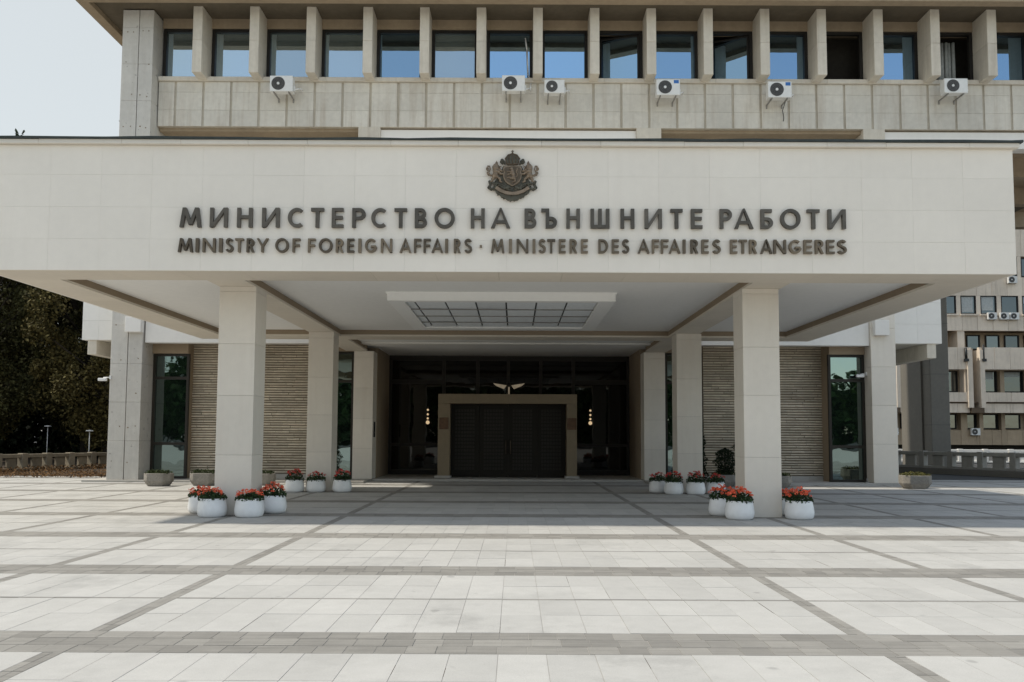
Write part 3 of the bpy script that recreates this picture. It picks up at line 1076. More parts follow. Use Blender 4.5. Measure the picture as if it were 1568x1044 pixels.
def withz(l, slope=.0018):
    return [(a, b, (a + b) / 2 * slope) for a, b in l]
sign('cyrillic_inscription', 'large dark bronze Cyrillic capitals, the upper line on the white fascia', T1, withz(R1), 5.44, .365, LETTER_A)
sign('english_inscription', 'smaller worn bronze capitals of the lower line, left half, in English', T2, withz(R2), 4.975, .258, LETTER_B, .158)
sign('french_inscription', 'smaller worn bronze capitals of the lower line, right half, in French', '·' + T3, withz(DOT + R3), 4.975, .258, LETTER_B, .158)

# ------------------------------------------------------------------ coat of arms
EMX, EMZ, EMY = -0.07, 6.43, FY
em = thing('coat_of_arms', 'bronze relief coat of arms with crowned lions and shield above the letters', 'emblem', (EMX, EMY - .04, EMZ - .47))
u = 0.47 / 400.0    # emblem drawn on a grid of half-height 400
def E_(x, z):
    return (EMX + x * u, EMZ + z * u)
def flat(poly, y0, y1, name, mat, bevel=.006):
    return MB().prism([E_(*p) for p in poly], EMY - y1, EMY - y0).build(name, mat, em, bevel=bevel, seg=2)
# shield
def shield_poly(k):
    pts = [(-135, 150), (0, 164), (135, 150)]
    R_ = [(152, 110), (140, 60), (150, 10), (142, -45), (112, -100), (70, -135), (0, -175)]
    L_ = [(-x, z) for x, z in reversed(R_)]
    allp = pts + R_ + L_[1:]
    allp = [(x * k, (z + 5) * k - 5) for x, z in allp]
    return list(reversed(allp))
flat(shield_poly(1.0), .004, .058, 'shield', BRONZE_LIGHT, .010)
flat(shield_poly(.87), .057, .063, 'shield_field', BRONZE, .003)
def tubes(segs, name, mat, y, flip=1, ox=0, oz=0, par=None):
    mb = MB()
    for pts in segs:
        for (p, q) in zip(pts[:-1], pts[1:]):
            a, b = E_(ox + flip * p[0], oz + p[1]), E_(ox + flip * q[0], oz + q[1])
            mb.tube((a[0], EMY - y, a[1]), (b[0], EMY - y, b[1]), p[2] * u, q[2] * u, 8)
            mb.blob((a[0], EMY - y, a[1]), p[2] * u, 8, 5)
            mb.blob((b[0], EMY - y, b[1]), q[2] * u, 8, 5)
    return mb.build(name, mat, par or em)
# lion rampant in the shield
LION = [[(-10, 90, 26), (5, 40, 34), (20, -10, 30), (25, -45, 28)],
        [(-10, 100, 30), (-32, 110, 20), (-48, 102, 9)],
        [(-15, 50, 16), (-50, 65, 12), (-78, 58, 10), (-88, 72, 9)],
        [(-5, 30, 16), (-45, 25, 12), (-80, 10, 10)],
        [(15, -40, 24), (-20, -55, 17), (-45, -30, 12), (-82, -35, 10)],
        [(28, -45, 26), (50, -75, 16), (30, -105, 11), (5, -108, 10)],
        [(35, -30, 9), (70, -20, 9), (78, 20, 9), (58, 55, 9), (72, 88, 12), (80, 100, 14)]]
tubes(LION, 'shield_lion', BRONZE_LIGHT, .068)
# great crown over the shield
crown = [(-88, 178), (88, 178), (96, 205), (116, 262), (112, 298), (70, 332), (0, 350), (-70, 332), (-112, 298), (-116, 262), (-96, 205)]
flat(crown, .004, .072, 'crown', BRONZE_GREEN, .014)
tubes([[(-90, 184, 14), (0, 178, 14), (90, 184, 14)],
       [(-94, 205, 9), (-112, 268, 11), (-70, 326, 10), (0, 348, 10), (70, 326, 10), (112, 268, 11), (94, 205, 9)],
       [(0, 200, 9), (0, 344, 9)], [(-46, 200, 8), (-60, 270, 9), (-32, 338, 7)], [(46, 200, 8), (60, 270, 9), (32, 338, 7)],
       [(0, 356, 16), (0, 366, 13)], [(0, 366, 7), (0, 400, 7)], [(-17, 386, 7), (17, 386, 7)]], 'crown_band', BRONZE, .074)
for s in (-1, 1):
    tubes([[(s * 118, 185, 12), (s * 138, 225, 20), (s * 165, 248, 26), (s * 182, 218, 18), (s * 158, 196, 16)]], 'crown_ribbon', BRONZE_GREEN, .045)
# supporters: crowned lions rampant either side, facing the shield
SUP = [[(-268, 130, 52), (-258, 85, 50), (-262, 40, 44), (-278, 0, 40)],
       [(-262, 140, 52), (-235, 128, 40), (-212, 112, 26), (-198, 108, 15)],
       [(-248, 78, 30), (-205, 40, 24), (-178, 22, 18), (-158, 30, 14)],
       [(-245, 105, 28), (-200, 82, 22), (-165, 72, 15)],
       [(-285, 0, 40), (-292, -40, 27), (-318, -62, 19), (-312, -92, 15), (-345, -98, 13)],
       [(-268, 0, 34), (-222, -35, 24), (-190, -60, 18), (-200, -95, 14), (-170, -105, 13)],
       [(-318, -5, 13), (-372, 15, 22), (-392, 40, 18), (-368, 60, 11), (-350, 105, 10), (-360, 148, 11), (-388, 150, 12), (-398, 105, 22), (-392, 85, 16)],
       [(-250, 182, 20), (-250, 200, 22), (-250, 218, 8), (-250, 232, 6)],
       [(-200, 140, 8), (-180, 150, 9), (-178, 132, 7)]]
for s in (1, -1):
    tubes(SUP, 'supporter_lion', BRONZE_LIGHT, .055, s)
# oak branches and scrollwork under the lions
mb = MB()
for s in (-1, 1):
    for i in range(30):
        t = i / 29
        x = s * (35 + 190 * t)
        z = -245 + 85 * t + random.uniform(-30, 26)
        a = E_(x, z)
        mb.blob((a[0], EMY - .035 - random.uniform(0, .02), a[1]), (random.uniform(16, 34) * u, .014, random.uniform(12, 22) * u), 6, 4)
mb.build('oak_branches', BRONZE, em)
tubes([[(s * 355, -88, 14), (s * 330, -125, 17), (s * 280, -130, 18), (s * 225, -128, 18), (s * 160, -150, 18), (s * 110, -190, 16), (s * 30, -250, 14)] for s in (-1, 1)]
      + [[(s * 372, -95, 12), (s * 345, -150, 20), (s * 372, -195, 24), (s * 330, -225, 22), (s * 290, -200, 18), (s * 250, -215, 16)] for s in (-1, 1)]
      + [[(s * 60, -185, 28), (s * 110, -215, 28), (s * 150, -195, 22), (s * 195, -165, 18)] for s in (-1, 1)]
      + [[(s * 250, -150, 14), (s * 285, -175, 16), (s * 230, -185, 14)] for s in (-1, 1)], 'scrollwork', BRONZE_GREEN, .05)
# motto ribbon with its gathered folds below
def arc(r, deg):
    a = math.radians(deg)
    return (r * math.cos(a), 91 + r * math.sin(a))
mb = MB()
N_ = 20
for k in range(N_):
    a0, a1 = 228 + 84 * k / N_, 228 + 84 * (k + 1) / N_
    mb.prism([E_(*p) for p in (arc(410, a0), arc(410, a1), arc(360, a1), arc(360, a0))], EMY - .088, EMY - .02)
mb.build('motto_ribbon', BRONZE_LIGHT, em)
mb = MB()
for k in range(N_):
    a0, a1 = 226 + 88 * k / N_, 226 + 88 * (k + 1) / N_
    mid = 1 - abs((k + .5) / N_ - .5) * 2
    j = (16, -10, 4)[k % 3]
    r0 = 428 + 70 * mid
    mb.prism([E_(*q) for q in (arc(r0 + j, a0), arc(r0 - j * .5, a1), arc(414, a1), arc(414, a0))], EMY - .058 - .006 * (k % 3), EMY - .006)
mb.build('ribbon_folds', BRONZE_GREEN, em)
back = [(-300, -120), (-200, -210), (0, -300), (200, -210), (300, -120), (190, 40), (150, 160), (-150, 160), (-190, 40)]
flat(back, .002, .026, 'backing_plate', BRONZE_GREEN, .004)

# ------------------------------------------------------------------ air conditioners
def make_ac(loc, label, w=.80, h=.54, sticker=False, group='air conditioners under the tower windows'):
    x, y, z = loc            # lower left front corner
    r = thing('air_conditioner', label, 'air conditioner', (x + w / 2, y + .17, z), group)
    MB().box(x, x + w, y, y + .30, z, z + h).build('casing', AC_WHITE, r, bevel=.015, seg=2)
    cx, cz, R_ = x + w * .37, z + h * .5, h * .42
    g = MB()
    n = 28
    g.face([(cx + R_ * math.cos(2 * math.pi * k / n), y - .004, cz + R_ * math.sin(2 * math.pi * k / n)) for k in range(n)])
    gr = g.build('fan_opening', AC_DARK, r)
    g = MB()
    for rr in (.32, .5, .68, .84, 1.0):
        for k in range(n):
            a, b = 2 * math.pi * k / n, 2 * math.pi * (k + 1) / n
            r1, r2 = R_ * rr, R_ * rr - .006
            g.face([(cx + r2 * math.cos(a), y - .012, cz + r2 * math.sin(a)), (cx + r1 * math.cos(a), y - .012, cz + r1 * math.sin(a)),
                    (cx + r1 * math.cos(b), y - .012, cz + r1 * math.sin(b)), (cx + r2 * math.cos(b), y - .012, cz + r2 * math.sin(b))])
    g.build('guard_ring', AC_STEEL, gr)
    g = MB()
    for k in range(3):
        a = 2 * math.pi * k / 3 + .4
        g.face([(cx + R_ * .2 * math.cos(a - .5), y - .006, cz + R_ * .2 * math.sin(a - .5)), (cx + R_ * .9 * math.cos(a - .3), y - .006, cz + R_ * .9 * math.sin(a - .3)),
                (cx + R_ * .9 * math.cos(a + .45), y - .007, cz + R_ * .9 * math.sin(a + .45)), (cx + R_ * .2 * math.cos(a + .6), y - .007, cz + R_ * .2 * math.sin(a + .6))])
    g.build('fan_blade', BLACK, gr)
    MB().tube((cx, y - .018, cz), (cx, y, cz), R_ * .2, n=14).build('fan_hub', AC_WHITE, gr)
    for bx in (x + .12, x + w - .16):
        b_ = MB().box(bx, bx + .04, y + .02, y + .72, z - .04, z - .002)
        b_.box(bx, bx + .04, y + .66, y + .70, z - .14, z - .04)
        b_.build('bracket', AC_STEEL, r)
    MB().box(x + w, x + w + .045, y + .12, y + .26, z + .06, z + .26).build('valve_cover', AC_WHITE, r, bevel=.01)
    p = MB()
    p.tube((x + w + .03, y + .2, z + .14), (x + w + .18, y + .35, z + .24), .022, n=6)
    p.tube((x + w + .18, y + .35, z + .24), (x + w + .2, y + .6, z + .26), .022, n=6)
    p.build('pipe', WHITE_PLASTIC, r)
    if sticker:
        MB().box(x + w * .74, x + w * .95, y - .003, y + .002, z + h * .74, z + h * .95).build('sticker', BLUE, r)
    return r
AY = 28.8
acs = [(-8.60, 13.55, .80, .56, False, 'white air conditioner, leftmost of the six under the tower windows'),
       (-.51, 13.60, .80, .56, False, 'white air conditioner with a white hose running up beside it'),
       (.97, 13.53, .70, .48, False, 'smallest white air conditioner, just right of the one with the hose'),
       (4.87, 13.48, .82, .56, True, 'white air conditioner with blue sticker and no dangling cable'),
       (8.76, 13.41, .82, .57, True, 'white air conditioner with blue sticker and a black cable dangling below'),
       (14.90, 13.60, .82, .52, False, 'white air conditioner, rightmost of the six under the tower windows')]
for x, z, w, h, st, lab in acs:
    r = make_ac((x, AY, z), lab, w, h, st)
    if 'running up' in lab:
        p = MB()
        pts = [(x + w + .2, 29.4, z + .3), (x + w + .22, 29.5, z + .55), (x + w + .12, 29.72, z + 1.0), (x + w + .08, 29.74, z + 1.9), (x + w + .02, 29.76, z + 2.35)]
        for a, b in zip(pts[:-1], pts[1:]):
            p.tube(a, b, .028, n=6)
        p.build('hose', WHITE_PLASTIC, r)
    if 'dangling below' in lab:
        p = MB()
        pts = [(x + w - .1, 29.2, z), (x + w - .12, 29.46, z - .2), (x + w - .08, 29.46, z - .45), (x + w - .1, 29.45, z - .6)]
        for a, b in zip(pts[:-1], pts[1:]):
            p.tube(a, b, .012, n=5)
        p.build('cable', BLACK, r)

# ------------------------------------------------------------------ flower pots
def make_pot(variant, red=False, extra=0.0):
    r = thing('flower_pot', 'x', 'flower pot', (0, 0, 0), 'white pots of red flowers around the pillars')
    prof = [(.215, 0), (.25, .012), (.272, .05), (.283, .10), (.283, .15), (.272, .23), (.257, .31), (.25, .345), (.246, .36), (.232, .362), (.225, .35), (.225, .31)]
    MB().lathe(prof, n=36, cap=False).build('pot', POT, r)
    MB().lathe([(.001, .325), (.214, .322)], n=24, cap=False).build('soil', SOILPOT, r)
    f = MB()
    tall = (.15, .19, .23)[variant] + extra
    for i in range(520):
        a, q = random.uniform(0, 6.283), math.sqrt(random.random())
        rad = q * .27
        top = .34 + tall * (1 - q * q * .75)
        z = random.uniform(.335, top) if q < .82 else random.uniform(.33, top)
        f.leaf((rad * math.cos(a), rad * math.sin(a), z), random.uniform(.018, .034), up=1.2, asp=.85)
    f.build('foliage', LEAF_G, r)
    b = MB()
    for i in range((30, 24, 38)[variant] - (8 if red else 0)):
        a, q = random.uniform(0, 6.283), math.sqrt(random.random()) * .98
        rad = q * .27
        z = .345 + tall * (1 - q * q * .62) + random.uniform(-.01, .06)
        hx, hy = rad * math.cos(a), rad * math.sin(a)
        hr = random.uniform(.020, .034)
        for k in range(12):
            n_ = Vector((random.gauss(0, 1), random.gauss(0, 1), random.gauss(0.3, .8))).normalized()
            b.leaf((hx + n_.x * hr, hy + n_.y * hr, z + n_.z * hr * .8), random.uniform(.012, .019), up=.2, asp=.9)
    b.build('blossoms', PETAL_RED if red else PETAL, r)
    return r
protos = [make_pot(0), make_pot(1), make_pot(2), make_pot(1, True, .05), make_pot(2, True, .07)]
pots = [(-6.47, 17.72, 0, 'white flower pot half hidden behind the leftmost pot at the left pillar', 1.0),
        (-5.95, 16.84, 1, 'leftmost of the two pots standing in front of the left pillar', 1.0),
        (-5.22, 16.84, 0, 'rightmost of the two pots standing in front of the left pillar', 1.0),
        (-5.02, 17.75, 2, 'pot with dense coral flowers behind the right corner of the left pillar', 1.0),
        (-6.25, 24.25, 4, 'leftmost of three pots at the foot of the left rear pillar', .96),
        (-5.65, 24.3, 3, 'middle of three pots at the foot of the left rear pillar', .96),
        (-4.92, 24.35, 4, 'rightmost of three pots at the left rear pillar, deep red flowers', .96),
        (4.15, 24.7, 3, 'leftmost pot of the row in the shade at the right rear pillar', .96),
        (4.48, 24.05, 4, 'second pot from the left at the right rear pillar', .96),
        (5.08, 24.0, 4, 'third pot from the left at the right rear pillar, standing before its face', .96),
        (5.68, 24.15, 3, 'pot at the right corner of the right rear pillar', .96),
        (4.28, 17.62, 2, 'pot behind the left corner of the right front pillar', 1.0),
        (4.42, 16.82, 2, 'pot of bright coral flowers before the left corner of the right front pillar', 1.0),
        (5.62, 16.9, 2, 'pot alone at the right side of the right front pillar', 1.0),
        (5.62, 17.75, 0, 'pot hidden behind the one at the right side of the right front pillar', 1.0)]
used = set()
for i, (x, y, v, lab, sc) in enumerate(pots):
    if v not in used:
        o = protos[v]
        used.add(v)
        o.location = (x, y, 0)
        o.rotation_euler = (0, 0, i * 1.3)
        o.scale = (sc, sc, sc)
        o['label'] = lab
    else:
        dup(protos[v], (x, y, 0), lab, i * 1.3, sc)

# ------------------------------------------------------------------ stone planters and shrubs
def make_planter(w=.84, d=.6, h=.40, leafmat=LEAF_MID, ph=.14, label='', loc=(0, 0, 0)):
    r = thing('stone_planter', label, 'planter', (0, 0, 0), 'rough stone planters along the building')
    c = .16
    def ring(k, z, inset=0):
        a, b = w / 2 * k - inset, d / 2 * k - inset
        return [(-a + c, -b, z), (a - c, -b, z), (a, -b + c, z), (a, b - c, z), (a - c, b, z), (-a + c, b, z), (-a, b - c, z), (-a, -b + c, z)]
    rings = [ring(.76, 0), ring(.84, .05), ring(1.0, .17), ring(1.0, h), ring(1.0, h, .05), ring(1.0, h - .06, .05)]
    mb = MB()
    for R_ in rings:
        mb.v += R_
    for j in range(len(rings) - 1):
        for k in range(8):
            a, b = j * 8 + k, j * 8 + (k + 1) % 8
            mb.f.append((a, b, b + 8, a + 8))
            mb.smooth.append(False)
    mb.f.append(tuple(range(7, -1, -1)))
    mb.smooth.append(False)
    mb.build('bowl', PLANTER, r, bevel=.012)
    MB().box(-w / 2 + .1, w / 2 - .1, -d / 2 + .1, d / 2 - .1, h - .1, h - .05).build('soil', SOILPOT, r)
    f = MB()
    for i in range(700):
        x, y = random.uniform(-w / 2 + .06, w / 2 - .06), random.uniform(-d / 2 + .06, d / 2 - .06)
        hh = ph * (.5 + .6 * random.random()) * (1 - .5 * abs(x / (w / 2)) ** 4)
        f.leaf((x, y, h - .05 + random.uniform(.02, hh + .03)), random.uniform(.018, .034), up=.6)
    f.build('plants', leafmat, r)
    r.location = loc
    return r
pl = make_planter(label='grey stone planter in front of the tall window left of the entrance', loc=(-11.15, 26.75, 0))
dup(pl, (-9.85, 27.1, 0), 'grey stone planter partly hidden by the left front pillar', 0.02)
make_planter(.92, .64, .42, LEAF_OLIVE, .13, 'lone pale stone planter with olive ground cover at the right of the plaza', (12.75, 27.2, 0))
dup(pl, (8.45, 27.4, 0), 'stone planter beside the right front pillar, against the ribbed wall', 0.0, .95)
dup(pl, (-8.1, 27.4, 0), 'stone planter half hidden between the two left pillars', 0.0, .95)
dup(pl, (6.85, 28.0, 0), 'stone planter under the dark rounded shrub, right of the entrance', 0.0, .95)

def conifer(loc, h, r0, label, shape='cone', n=2600):
    r = thing('conifer_shrub', label, 'shrub', loc, 'dark evergreen shrubs by the entrance walls')
    x, y, z0 = loc
    MB().tube((x, y, z0), (x, y, z0 + h * .8), .035, .012, 6).build('trunk', BARK, r)
    f = MB()
    for i in range(n):
        t = random.random()
        if shape == 'cone':
            rr = r0 * (1 - t ** 1.3) * (.75 + .25 * math.sin(t * 23)) + .02
        else:
            rr = r0 * math.sqrt(max(0, 1 - (2 * t - .95) ** 2)) * (.85 + .15 * math.sin(t * 17))
        q = math.sqrt(random.random())
        a = random.uniform(0, 6.283)
        f.leaf((x + rr * q * math.cos(a), y + rr * q * math.sin(a), z0 + h * (.06 + .94 * t)), random.uniform(.02, .05), up=.4, asp=.4)
    f.build('foliage', LEAF_DARK, r)
    return r
conifer((-5.98, 28.3, 0), 2.3, .34, 'dark conical evergreen between the left rear pillar and the entrance column')
conifer((6.22, 28.4, 0), 2.3, .26, 'dark conical evergreen at the edge of the right rear pillar')
conifer((6.9, 28.0, .30), .95, .42, 'dark rounded shrub in a stone planter beside the right ribbed wall', 'ball')
conifer((8.0, 28.6, .7), 1.15, .78, 'broad dark shrub mostly hidden behind the right front pillar', 'ball', 3600)

# ------------------------------------------------------------------ small fittings
def cctv(loc, label, d=-1):
    x, y, z = loc
    r = thing('security_camera', label, 'security camera', loc, 'security cameras on the building')
    MB().box(x - .03, x + .03, y - .03, y + .03, z - .06, z + .06).build('wall_plate', WHITE_PLASTIC, r)
    MB().tube((x, y, z), (x + d * .22, y - .05, z - .02), .022, n=8).build('arm', WHITE_PLASTIC, r)
    MB().box(x + d * .22 - .16, x + d * .22 + .12, y - .12, y + .0, z - .13, z - .03).build('camera_body', WHITE_PLASTIC, r, bevel=.02, seg=2)
    return r
cctv((-13.84, 28.96, 3.55), 'white security camera on an arm at the left concrete pier')
cctv((12.19, 29.4, 3.82), 'small white security camera in the tall window recess at right')
for x, lab in ((-2.62, 'brown plaque on the left post of the door portal'), (2.09, 'brown plaque on the right post of the door portal')):
    pq = thing('wall_plaque', lab, 'plaque', (x, 31.28, 1.85), 'bronze plaques on the portal posts')
    MB().box(x - .17, x + .17, 31.275, 31.299, 1.85, 2.28).build('plate', PLAQUE, pq, bevel=.006)
    for dx in (-.13, .13):
        for dz in (.05, .38):
            MB().tube((x + dx, 31.268, 1.85 + dz), (x + dx, 31.276, 1.85 + dz), .012, n=8).build('screw', BRONZE, pq)
pq = thing('door_intercom', 'dark narrow plate on the inner side of the left entrance column', 'intercom', (-5.05, 30.6, 1.55))
MB().box(-5.078, -5.05, 30.5, 30.75, 1.55, 2.1).build('plate', FRAME, pq, bevel=.004)
MB().tube((-5.05, 30.62, 1.72), (-5.04, 30.62, 1.72), .02, n=8).build('button', AC_STEEL, pq)
# lamps inside the glazed lobby seen glowing through the entrance glass
def wall_lamp(x, lab):
    r = thing('wall_lamp', lab, 'lamp', (x, 33.8, 2.1), 'glowing lamps beside the door portal')
    MB().tube((x, 33.9, 2.05), (x, 33.9, 2.8), .012, n=6).build('rod', BRONZE, r)
    for k, z in enumerate((2.14, 2.30, 2.46, 2.64)):
        MB().blob((x, 33.86, z), .042 if k else .075, 10, 6).build('bulb', LAMP_GLOW, r)
wall_lamp(-3.48, 'column of small glowing bulbs left of the door portal')
wall_lamp(3.0, 'column of small glowing bulbs right of the door portal')
r = thing('ceiling_lamp', 'wing shaped glowing glass lamp above the door portal', 'lamp', (-.25, 33.5, 3.45))
for s in (-1, 1):
    mb = MB()
    mb.prism([(-.25 + s * .1, 3.62), (-.25 + s * .62, 3.70), (-.25 + s * .5, 3.60), (-.25 + s * .2, 3.48)][::s], 33.6, 33.85)
    mb.build('glass_shade', LAMP_SOFT, r)
MB().blob((-.25, 33.7, 3.64), .09, 10, 6).build('hub', FRAME, r)
MB().tube((-.25, 33.7, 3.2), (-.25, 33.7, 3.6), .03, n=8).build('stem', LAMP_SOFT, r)
# floor bracket at right pier
r = thing('floor_bracket', 'small metal door stop on the step beside the right pier', 'door stop', (11.95, 28.95, PLT))
MB().box(11.87, 12.03, 28.9, 29.0, PLT, PLT + .04).build('foot', AC_STEEL, r)
MB().tube((11.95, 28.95, PLT + .04), (11.95, 28.95, PLT + .16), .025, n=8).build('post', AC_STEEL, r)

# ------------------------------------------------------------------ balustrades
def balustrade(name_label, p, q, n, z0, hgt, mat, group=None):
    p, q = Vector((*p, z0)), Vector((*q, z0))
    r = thing('balustrade', name_label, 'balustrade', tuple((p + q) / 2), group)
    d = (q - p) / n
    L = d.length
    ang = math.atan2(d.y, d.x)
    kerb = None
    protos_ = None
    for i in range(n):
        c = p + d * i
        pieces = []
        pieces.append(('post', MB().box(-.14, .14, -.16, .16, 0, hgt)))
        pieces.append(('rail', MB().box(.14, L - .14, -.12, .12, hgt * .74, hgt - .03)))
        pieces.append(('infill', MB().box(L * .36, L * .72, -.07, .07, 0, hgt * .74)))
        pieces.append(('sill', MB().box(.14, L - .14, -.15, .15, -.02, hgt * .10)))
        if protos_ is None:
            protos_ = {}
            for nm, mb in pieces:
                o = mb.build(nm, mat, r, bevel=.012, origin=(0, 0, 0))
                protos_[nm] = o
                o.location = c - Vector(WLOC[r.name])
                o.rotation_euler = (0, 0, ang)
        else:
            for nm in protos_:
                o = protos_[nm].copy()
                COL.objects.link(o)
                o.parent = r
                o.location = c - Vector(WLOC[r.name])
                o.rotation_euler = (0, 0, ang)
    return r
balustrade('weathered brown concrete balustrade in front of the trees', (-24.5, 29.3), (-18.6, 43.5), 13, .05, .72, BAL_L)
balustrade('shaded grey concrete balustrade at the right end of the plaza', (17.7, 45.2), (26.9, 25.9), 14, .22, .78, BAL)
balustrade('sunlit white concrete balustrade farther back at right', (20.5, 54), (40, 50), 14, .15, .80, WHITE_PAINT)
# dark paved strip and ledge beneath the right balustrade
mb = MB()
for (xa, ya, xb, yb, w, z) in ((17.3, 45.0, 26.5, 25.7, .9, .22),):
    dx, dy = xb - xa, yb - ya
    l = math.hypot(dx, dy)
    nx, ny = -dy / l, dx / l
    a, b, c_, d_ = (xa - nx * .3, ya - ny * .3), (xb - nx * .3, yb - ny * .3), (xb + nx * w, yb + ny * w), (xa + nx * w, ya + ny * w)
    mb.v += [(x, y, -.05) for x, y in (a, b, c_, d_)] + [(x, y, z) for x, y in (a, b, c_, d_)]
    for q in ((4, 5, 6, 7), (0, 1, 5, 4), (1, 2, 6, 5), (2, 3, 7, 6), (3, 0, 4, 7)):
        mb.f.append(q)
        mb.smooth.append(False)
mb.build('ledge', DARKSTONE, kind='structure')

# ------------------------------------------------------------------ planting bed with leaf litter, trees at left
box('planting_bed', -70, -14.9, 33.02, 110, -.055, .02, SOIL, kind='structure')
f = MB()
for i in range(5200):
    x, y = random.uniform(-26, -14.5), 31.3 + abs(random.gauss(0, 2.6))
    f.leaf((x, y, .03 + random.random() ** 2 * .16), random.uniform(.03, .06), up=2.5)
f.build('leaf_litter', LITTER, kind='stuff')
f = MB()
for i in range(5200):
    t = random.random()
    x, y = -24 + 6 * t + random.gauss(.5, .5), 30.2 + 14 * t + random.gauss(-.9, .35)
    if random.random() < .5 + .5 * math.sin(t * 37):
        f.leaf((x, y, .02 + random.random() * .22), random.uniform(.03, .055), up=.6)
f.build('ground_cover', LITTER, kind='stuff')

def tree_mesh(h, cr, seed, nleaf, trunk_r, ls=(.06, .13), mat=TREE_LEAF):
    """trunk with limbs, crown of leaf clumps: returns the two meshes' builders"""
    rnd = random.Random(seed)
    tr = MB()
    tr.tube((0, 0, -.1), (0.05, 0, h * .32), trunk_r, trunk_r * .72, 9)
    tr.tube((0.05, 0, h * .32), (0.0, .1, h * .75), trunk_r * .72, trunk_r * .25, 8)
    clumps = []
    for i in range(64):
        a = rnd.uniform(0, 6.283)
        t = rnd.random()
        zz = h * (.13 + .85 * t)
        prof = math.sin(math.pi * min(1, .16 + .84 * (1 - t))) ** .6
        rr = cr * prof * math.sqrt(rnd.random())
        c = (rr * math.cos(a), rr * math.sin(a), zz)
        clumps.append((c, rnd.uniform(.45, 1.25) * cr * .27))
        if i % 3 == 0:
            tr.tube((0.03, 0.02, max(h * .25, zz * .62)), c, trunk_r * .22, .02, 5)
    cw = MB()
    for i in range(nleaf):
        c, R_ = rnd.choice(clumps)
        v = Vector((rnd.gauss(0, 1), rnd.gauss(0, 1), rnd.gauss(0, .8)))
        v = v.normalized() * R_ * rnd.random() ** .45
        random.seed(seed * 100000 + i)
        cw.leaf((c[0] + v.x, c[1] + v.y, c[2] + v.z), rnd.uniform(*ls), up=.5, asp=.62)
    return tr, cw
def make_tree(name, label, loc, h, cr, seed, nleaf, mat, group, ls=(.06, .13)):
    r = thing(name, label, 'tree', (0, 0, 0), group)
    tr, cw = tree_mesh(h, cr, seed, nleaf, .30, ls)
    tr.build('trunk', BARK, r, origin=(0, 0, 0))
    cw.build('crown', mat, r, origin=(0, 0, 0))
    r.location = loc
    return r
GT = 'trees behind the left balustrade'
ta = make_tree('broadleaf_tree', 'olive brown tree nearest the left concrete pier', (-22.5, 47, 0), 13.5, 4.6, 3, 42000, TREE_LEAF_Y, GT)
tb = make_tree('broadleaf_tree', 'dark tree at the left edge behind the balustrade', (-29.5, 46.5, 0), 13.0, 4.8, 5, 42000, TREE_LEAF, GT)
dup(tb, (-26.2, 52, 0), 'dark tree between the two front trees of the left grove', 2.1, 1.08)
dup(ta, (-33.5, 53, 0), 'tall turning tree in the second row, farthest left', 4.0, 1.1)
for i, (x, y) in enumerate(((-23, 58), (-29.5, 60), (-36, 60), (-27, 67), (-35, 69), (-43, 64), (-43, 73), (-20.5, 66), (-31, 78), (-40, 84), (-24, 76))):
    dup(tb if i % 3 else ta, (x, y, 0), 'dark tree in the rear rows of the left grove', i * 1.7, 1.05 + .05 * (i % 4))
f = MB()
random.seed(99)
for i in range(30000):
    x = random.uniform(-66, -18)
    y = 56 + random.uniform(0, 5) + abs(x + 30) * .1
    z = random.random() ** 1.2 * 5.2 * (.7 + .3 * math.sin(x * .9))
    f.leaf((x, y, z), random.uniform(.15, .3), up=.3)
f.build('undergrowth', LEAF_DARK, kind='stuff')
def lamp(x, y, h, lab):
    r = thing('garden_lamp', lab, 'lamp post', (x, y, 0), 'lamp posts among the trees')
    MB().tube((x, y, 0), (x, y, h), .022, .02, 8).build('post', WHITE_PLASTIC, r)
    MB().lathe([(.04, h), (.19, h + .02), (.16, h + .06), (.04, h + .09)], x, y, 16).build('lamp_shade', WHITE_PLASTIC, r)
lamp(-25.6, 46.6, 2.0, 'pale mushroom shaped lamp post between the dark trunks at left')
lamp(-22.3, 44.6, 1.75, 'small pale lamp post nearest the left pier')

# weeds on the masonry
def weed(loc, h, lab):
    r = thing('weed', lab, 'plant', loc, None)
    x, y, z = loc
    s = MB()
    f = MB()
    for i in range(5):
        a = random.uniform(0, 6.28)
        e = (x + .35 * h * math.cos(a), y + .2 * h * math.sin(a), z + h * random.uniform(.6, 1))
        s.tube((x, y, z), e, .008, .004, 4)
        for k in range(9):
            t = random.uniform(.4, 1)
            f.leaf((x + (e[0] - x) * t, y + (e[1] - y) * t, z + (e[2] - z) * t), .035)
    s.build('stem', BARK, r)
    f.build('leaves', LEAF_G, r)
weed((-9.4, FY + .2, 7.13), .24, 'thin weed growing on the canopy roof edge at far left')
weed((-13.86, 29.2, 12.35), .35, 'small weed growing out of the left pier above the canopy')

